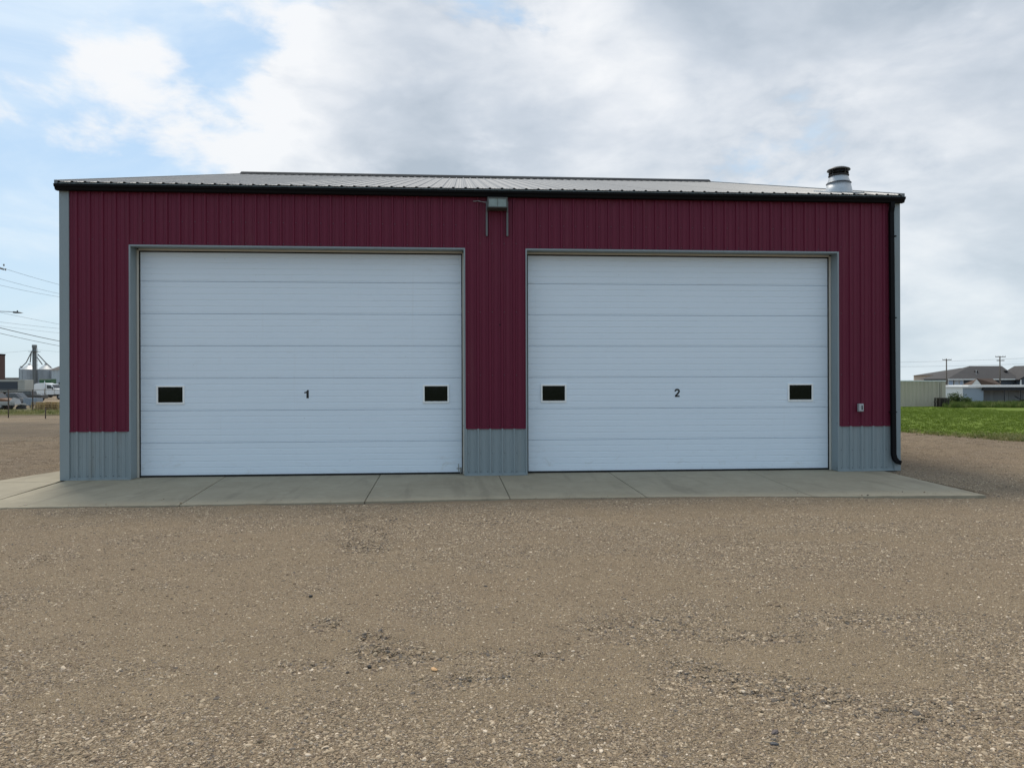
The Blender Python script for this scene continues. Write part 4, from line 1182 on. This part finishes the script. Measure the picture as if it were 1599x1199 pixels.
def wheel(parent, x, y, r, w_=.28):
    mb = MB(); mb.lathe((0, 0, 0), [(r*.55, -w_/2), (r*.92, -w_/2), (r, -w_*.3), (r, w_*.3), (r*.92, w_/2), (r*.55, w_/2)], 22)
    m_ = mb.mesh('tyre', RUBBER); o = bpy.data.objects.new('wheel', m_); COL.objects.link(o); o.parent = parent
    o.location = (x, y, r); o.rotation_euler = (math.pi/2, 0, 0)
    mb = MB(); mb.lathe((0, 0, 0), [(0, -w_*.3), (r*.3, -w_*.38), (r*.56, -w_*.2), (r*.56, w_*.2), (r*.3, w_*.38), (0, w_*.3)], 16)
    h_ = bpy.data.objects.new('rim', mb.mesh('rim', mat('rim_steel', (.35, .35, .35), .4, metal=.6))); COL.objects.link(h_); h_.parent = o
# white highway tractor, nose to the right
D = 142; loc, hd = frame_at(78, D, -.04); mp = MPP(D)
tk = thing('truck', 'white sleeper cab highway truck parked facing right in the yard', 'truck', loc, hd)
WP = mat('truck_white', (.74, .75, .75), .3, var=.04, coat=.3); TG = mat('truck_glass', (.02, .025, .03), .1, spec=.8)
X0 = -2.45
mb = MB(); mb.prism([(X0, -1.2, 1.05), (X0+2.35, -1.2, 1.05), (X0+2.35, -1.2, 3.25), (X0+.5, -1.2, 3.15), (X0+.05, -1.2, 2.95)], (0, 2.4, 0)); mb.build('sleeper', WP, tk, bevel=.08)
mb = MB(); mb.prism([(X0+2.36, -1.15, .95), (X0+4.0, -1.15, .95), (X0+4.0, -1.15, 2.2), (X0+3.55, -1.15, 2.95), (X0+2.36, -1.15, 3.1)], (0, 2.3, 0)); mb.build('cab', WP, tk, bevel=.05)
mb = MB(); mb.prism([(X0+2.65, -1.19, 2.15), (X0+3.72, -1.19, 2.15), (X0+3.45, -1.19, 2.75), (X0+2.65, -1.19, 2.8)], (0, .02, 0)); mb.build('side_window', TG, tk)
mb = MB(); mb.prism([(X0+3.99, -1.0, 2.22), (X0+3.58, -1.0, 2.9), (X0+3.58, 1.0, 2.9), (X0+3.99, 1.0, 2.22)], (.03, 0, .02)); mb.build('windshield', TG, tk)
mb = MB(); mb.prism([(X0+4.01, -1.0, 1.0), (X0+5.9, -1.0, .9), (X0+5.95, -1.0, 1.6), (X0+5.6, -1.0, 1.9), (X0+4.01, -1.0, 2.15)], (0, 2.0, 0)); mb.build('hood', WP, tk, bevel=.1)
quad_box(tk, 'bumper', mat('chrome', (.6, .6, .6), .2, metal=.9), X0+5.9, X0+6.15, -1.15, 1.15, .45, .85)
quad_box(tk, 'chassis', BLACK, X0-2.6, X0+5.8, -.45, .45, .65, .95)
mb = MB(); mb.cyl((X0+.8, -1.05, .75), (X0+2.3, -1.05, .75), .32, n=16); mb.build('fuel_tank', mat('chrome', (.6, .6, .6), .2, metal=.9), tk)
mb = MB(); mb.cyl((X0+2.3, -1.3, .9), (X0+2.3, -1.3, 3.6), .07, n=8); mb.build('exhaust_stack', mat('chrome', (.6, .6, .6), .2, metal=.9), tk)
mb = MB(); mb.box(X0+3.95, X0+4.02, -1.5, -1.36, 1.9, 2.5); mb.build('mirror', BLACK, tk)
for x_ in (X0-2.0, X0-.75, X0+5.0):
    for y_ in (-.98, .98): wheel(tk, x_, y_, .5)
# grey and dark side-dump trailer at the far left
D = 143; loc, hd = frame_at(10, D, -.03)
tl = thing('semi_trailer', 'grey semi trailer with a long dark side panel, at the left of the truck yard', 'trailer', loc, hd)
TG2 = mat('trailer_grey', (.36, .37, .34), .6, var=.1, dirt=(.2, .16, .12), dirt_amt=.4)
quad_box(tl, 'body', TG2, -7.5, 4.6, -1.25, 1.25, 1.5, 3.85, bevel=.05)
quad_box(tl, 'side_panel', mat('dark_tarp', (.03, .04, .055), .6), -7.3, 3.2, -1.30, -1.251, 1.75, 3.5)
quad_box(tl, 'top_rail', TG2, -7.55, 4.65, -1.34, -1.18, 3.6, 3.9)
mb = MB()
for k in range(4): mb.box(3.35+.33*k, 3.41+.33*k, -1.30, -1.251, 1.5, 3.6)
mb.build('side_rib', TG2, tl, kind='stuff')
quad_box(tl, 'chassis', BLACK, -7.5, 4.4, -.5, .5, 1.1, 1.49)
for x_ in (-5.2, 1.6, 2.8):
    for y_ in (-1.0, 1.0): wheel(tl, x_, y_, .52)
quad_box(tl, 'mud_flap', RUBBER, 3.6, 3.66, -1.2, -.6, .3, 1.1)
# dark pickup between trailer and truck
def pickup(px, D, body, label, scale=1.0, turn=0, flip=1):
    loc, hd = frame_at(px, D, turn)
    v = thing('pickup_truck', label, 'pickup', loc, hd); v.scale = (scale*flip, scale, scale)
    mb = MB(); mb.prism([(-2.6, -.95, .45), (2.55, -.95, .45), (2.6, -.95, .95), (1.35, -.95, 1.12), (-.7, -.95, 1.12), (-2.6, -.95, 1.1)], (0, 1.9, 0)); mb.build('body', body, v, bevel=.06)
    mb = MB(); mb.prism([(-.75, -.85, 1.10), (1.3, -.85, 1.10), (.65, -.80, 1.78), (-.55, -.80, 1.80)], (0, 1.65, 0)); mb.build('cab', body, v, bevel=.06)
    mb = MB(); mb.prism([(-.55, -.87, 1.16), (1.05, -.87, 1.16), (.55, -.84, 1.68), (-.48, -.84, 1.70)], (0, .015, 0)); mb.build('side_window', TG, v)
    mb = MB(); mb.prism([(1.29, -.7, 1.13), (.68, -.7, 1.74), (.68, .7, 1.74), (1.29, .7, 1.13)], (.03, 0, .02)); mb.build('windshield', TG, v)
    for x_ in (-1.6, 1.65):
        for y_ in (-.85, .85): wheel(v, x_, y_, .38, .22)
    mb = MB(); mb.box(2.56, 2.66, -.9, .9, .5, .68); mb.build('bumper', STEEL, v)
    mb = MB(); mb.box(2.57, 2.62, -.85, -.6, .74, .9); mb.build('headlight', mat('lamp_glass', (.6, .6, .6), .2), v)
    return v
pickup(47, 128, mat('dark_paint', (.03, .032, .035), .35, coat=.3), 'black pickup parked between the grey trailer and the white truck', 1.0, 0, -1)
pickup(22, 92, mat('silver_paint', (.16, .16, .17), .35, coat=.3, dirt=(.2, .15, .1), dirt_amt=.4), 'dusty silver pickup parked below the grey trailer', 1.0, .1)
pickup(-12, 84, mat('rust_paint', (.16, .075, .035), .7, var=.3, vscale=3), 'rust brown old pickup at the left edge, beside the silver one', 1.0, .0)
# low scrap: flat deck trailer with junk
loc, hd = frame_at(16, 53)
fd = thing('flatdeck_trailer', 'low pale flat deck trailer loaded with scrap behind the left fence post', 'trailer', loc, hd)
quad_box(fd, 'deck', mat('pale_deck', (.42, .42, .42), .6, dirt=(.15, .12, .09), dirt_amt=.5), -1.6, .75, -.6, .6, .34, .44)
quad_box(fd, 'side_rail', mat('pale_deck', (.42, .42, .42), .6), -1.6, .75, -.66, -.61, .44, .62)
mb = MB(); mb.cyl((.75, 0, .36), (1.5, 0, .3), .04, n=6); mb.build('drawbar', STEEL, fd)
for x_ in (-.9, -.35):
    for y_ in (-.5, .5): wheel(fd, x_, y_, .24, .16)
sc_rr = random.Random(5)
for i, (px, col_, lab) in enumerate(((3, (.05, .045, .04), 'dark bent scrap sheet lying left of the flat deck trailer'), (27, (.45, .45, .44), 'white crumpled scrap panel on the right end of the flat deck trailer'),
                               (36, (.03, .03, .035), 'black scrap lump lying right of the flat deck trailer'), (10, (.12, .06, .03), 'rusty scrap plate leaning by the left fence post'))):
    p = ground(px, 53.5)
    mb = MB(); a_ = sc_rr.uniform(.22, .38)
    mb.prism([(-a_, -.15, 0), (a_, -.15, 0), (a_*.7, -.1, a_*.9), (-a_*.4, -.12, a_*1.3), (-a_, -.15, a_*.5)], (0, .4, 0))
    o = mb.build('scrap_metal', mat('scrap_%d' % i, col_, .7)); o.location = (p.x, p.y-.2, p.z+(.44 if i == 1 else 0)); o.rotation_euler.z = sc_rr.uniform(-.6, .6)
    tag(o, lab, 'scrap')

# grain bins, elevator leg, sheds
BIN = mat('bin_steel', (.33, .36, .39), .45, metal=.45, var=.12, vscale=1.2); BIN2 = mat('bin_roof_steel', (.46, .48, .49), .45, metal=.3, var=.08)
D = 200; mp = MPP(D)
def grain_bin(px, D, wpx, ye, ya, label, group='grain bins by the elevator leg'):
    mp = MPP(D); loc = ground(px, D); t_ = thing('grain_bin', label, 'grain bin', loc, 0, group)
    r = wpx*mp/2; ze_ = at(px, ye, D).z-loc.z; za_ = at(px, ya, D).z-loc.z
    mb = MB(); n = 64; nz = int(ze_/.4)
    prof = []
    for i in range(nz):
        z = ze_*i/nz; prof += [(r, z), (r+.03, z+ze_/nz*.5)]
    prof.append((r, ze_)); mb.lathe((0, 0, 0), prof, 36); mb.build('wall', BIN, t_)
    mb = MB(); mb.lathe((0, 0, 0), [(r+.1, ze_-.05), (r+.1, ze_), (.35, za_-.05), (.35, za_+.25), (0, za_+.3)], 28, sm=False); mb.build('roof', BIN2, t_)
    for i in range(10):
        a0 = 2*math.pi*(i+.5)/10; mb = MB(); mb.box(-.05, .05, -.06, .0, .1, ze_-.1, mtx=Matrix.Rotation(a0, 4, 'Z') @ Matrix.Translation((0, -r-.02, 0)))
        mb.build('stiffener', BIN, t_)
    return t_
grain_bin(46, D, 25, 577, 569, 'grain bin with a cone roof, left of the tall elevator leg')
grain_bin(72, D, 22, 577, 569, 'grain bin with a cone roof, right of the tall elevator leg')
grain_bin(33.5, D+8, 6, 575.5, 573, 'slim hopper bin at the left edge of the grain bins')
loc = ground(54, D-4); el = thing('elevator_leg', 'tall grey grain elevator leg with spouts sloping to the bins', 'grain elevator', loc, -YAW)
LG = mat('leg_steel', (.17, .18, .185), .6, metal=.3)
zt_ = at(54, 543.5, D-4).z-loc.z
quad_box(el, 'leg_casing', LG, -.42, -.05, -.3, .3, 0, zt_); quad_box(el, 'leg_casing', LG, .08, .42, -.3, .3, 0, zt_)
quad_box(el, 'head', LG, -.5, .5, -.45, .45, zt_, zt_+.9, bevel=.15)
quad_box(el, 'platform', LG, -1.2, 1.2, -.8, .8, zt_-1.0, zt_-.9)
mb = MB()
for z in np.arange(1, zt_, 1.2): mb.box(.55, .95, -.2, .2, z, z+.05)
mb.box(.55, .6, -.2, -.15, .2, zt_); mb.box(.9, .95, -.2, -.15, .2, zt_); mb.build('ladder_cage', LG, el, kind='stuff')
for a_, b_ in (((50, 548), (41, 566)), ((41, 566), (33, 574)), ((59, 553), (72, 567)), ((58, 558), (66, 569)), ((49, 550), (47, 566)), ((72, 567), (80, 574))):
    mb = MB(); q = Matrix.Rotation(YAW, 3, 'Z')
    A = q @ (at(a_[0], a_[1], D-4)-loc); B = q @ (at(b_[0], b_[1], D-2)-loc)
    mb.cyl(A, B, .13, n=8); mb.build('spout', LG, el)
loc, hd = frame_at(84, 196); mp = MPP(196)
st = thing('steel_shed', 'pale ribbed steel shed with a dark window, behind the white truck', 'shed', loc, hd)
ze_ = at(90, 577, 196).z-loc.z; 
mb = MB(); corrugate(mb, -.6, 9, 0, 0, ze_, .9, .1); mb.build('wall', mat('shed_steel', (.40, .45, .48), .5, metal=.2, var=.08), st)
quad_box(st, 'body', mat('shed_steel', (.40, .45, .48), .5), -.6, 9, .12, 8, 0, ze_)
mb = MB(); mb.prism([(-.8, -.2, ze_), (4.2, -.2, ze_+1.9), (9.2, -.2, ze_), (9.2, -.2, ze_-.15), (-.8, -.2, ze_-.15)], (0, 8.4, 0)); mb.build('roof', mat('shed_roof', (.42, .37, .34), .6), st)
quad_box(st, 'window', BLACK, 1.35, 2.1, -.06, .02, 2.35, 3.6)
# green grain cart
loc, hd = frame_at(74, 165); mp = MPP(165)
gc = thing('grain_cart', 'dark green grain cart standing behind the white truck', 'farm implement', loc, hd)
GRN = mat('green_paint', (.02, .10, .04), .45)
mb = MB(); mb.prism([(-1.2, -.9, 3.3), (1.4, -.9, 3.3), (.7, -.9, 1.6), (-.5, -.9, 1.6)], (0, 1.8, 0)); mb.build('hopper', GRN, gc)
quad_box(gc, 'box_side', GRN, -1.25, 1.45, -.92, .92, 3.31, 4.2)
quad_box(gc, 'stripe', mat('pale_stripe', (.5, .5, .42), .5), -1.26, 1.46, -.935, -.921, 4.05, 4.14)
wheel(gc, 0, -.95, .85, .4); wheel(gc, 0, .95, .85, .4)
# dark silo stack at the left frame edge
loc = ground(-1, 150); mp = MPP(150)
sk = thing('brick_chimney', 'dark red brown square chimney at the left edge of the photo', 'chimney', loc, -YAW)
zt_ = at(1, 555, 150).z-loc.z
quad_box(sk, 'shaft', mat('chimney_brick', (.09, .055, .05), .9), -.8, .72, -.7, .7, 0, zt_)
quad_box(sk, 'cap', BLACK, -.86, .78, -.76, .76, zt_, zt_+.3)
loc, hd = frame_at(10, 230)
lb = thing('low_building', 'low dark roofed building far behind the grey trailer', 'building', loc, hd)
zt_ = at(10, 592, 230).z-loc.z
quad_box(lb, 'wall', BG2, -6, 3.4, 0, 6, 0, zt_-.6); mb = MB(); mb.prism([(-6.4, -.3, zt_-.6), (3.8, -.3, zt_-.6), (2.2, 3, zt_+.5), (-4.8, 3, zt_+.5), ], (0, .3, 0)); mb.add([(-6.4, -.3, zt_-.6), (3.8, -.3, zt_-.6), (2.2, 3, zt_+.5), (-4.8, 3, zt_+.5)], [(0, 1, 2, 3)]); mb.build('roof', SHG, lb)

# street lamp
D = 50; loc, hd = frame_at(-34, D); mp = MPP(D)
lampo = thing('street_lamp', 'grey street lamp whose curved arm reaches in from the left', 'street lamp', loc, hd)
zt_ = at(10, 488.5, 50).z-loc.z; LM = mat('lamp_grey', (.12, .13, .14), .5, metal=.3)
mb = MB(); mb.cyl((0, 0, 0), (0, 0, zt_-.4), .09, .05, 10); mb.build('pole', LM, lampo)
mb = MB(); mb.tube([(0, 0, zt_-.42), (.15, 0, zt_-.15), (.6, 0, zt_+.03), (1.5, 0, zt_+.10), (2.1, 0, zt_+.08), (2.52, 0, zt_+.04)], .022, 6); mb.build('arm', LM, lampo)
mb = MB(); mb.prism([(2.45, -.11, zt_+.06), (2.55, -.13, zt_+.09), (2.85, -.12, zt_+.06), (3.02, -.04, zt_+.0), (2.85, -.12, zt_-.03), (2.5, -.12, zt_-.03)], (0, .24, 0)); mb.build('lamp_head', LM, lampo)
mb = MB(); mb.cyl((2.72, 0, zt_+.07), (2.72, 0, zt_+.16), .04, n=8); mb.build('photocell', BLACK, lampo)
# power pole just out of frame and its lines
tpole, zt_ = utility_pole(-46, 46, 404, [(.35, 2.3), (1.4, 1.8)], 'wooden power pole at the left edge that carries the overhead lines', r=.14, turn=.35)
loc = ground(4, 46)
mb = MB(); a0, a1 = at(-46, 404, 46)-loc, at(6, 421, 46)-loc; mb.cyl(a0, a1, .045, n=6)
o = mb.build('crossarm', POLE, None); o.location = loc; o.parent = tpole; o.matrix_parent_inverse = Matrix.Translation(tpole.location).inverted() if False else (Matrix.Translation(tpole.location) @ Matrix.Rotation(tpole.rotation_euler.z, 4, 'Z')).inverted()
for px, py in ((6, 414), (8.5, 421)):
    mb = MB(); mb.cyl(at(px, py-1.5, 46)-loc, at(px, py+1.5, 46)-loc, .05, .04, 8); q = mb.build('insulator', mat('insulator', (.25, .24, .24), .3), None); q.location = loc; q.parent = tpole; q.matrix_parent_inverse = o.matrix_parent_inverse
wg = 'overhead power lines at the left'
LNS = [((-46, 402, 46), (240, 470, 82), .55, .010, 'uppermost overhead line on the left'),
       ((-46, 422, 46), (240, 476, 82), .6, .009, 'second overhead line from the top on the left'),
       ((-46, 434, 46), (240, 470, 82), .7, .009, 'third overhead line from the top on the left'),
       ((-46, 478, 46), (240, 528, 90), .25, .009, 'thin line just under the street lamp head'),
       ((-46, 497, 60), (240, 522, 110), .3, .011, 'faint line under the street lamp arm'),
       ((-46, 503, 60), (240, 530, 110), .3, .009, 'faint line above the heavy dark cable'),
       ((-46, 500, 40), (240, 548, 80), .5, .021, 'heavy dark cable sagging towards the garage corner'),
       ((-46, 509, 40), (240, 554, 80), .5, .014, 'thin dark cable just below the heavy one'),
       ((-46, 551, 190), (54, 546, 196), .4, .018, 'faint guy wire reaching the elevator leg from the left'),
       ((54, 546, 196), (240, 556, 200), .4, .018, 'faint guy wire running right from the elevator leg')]
for a_, b_, sg, r_, lb_ in LNS: wire('power_line', lb_, at(*a_), at(*b_), sg, r_, wg)
loc, hd = frame_at(240, 82)
utility_pole(240, 82, 466, [(.3, 2.0), (3.0, 1.6)], 'power pole hidden behind the garage that takes the far end of the lines', r=.14)
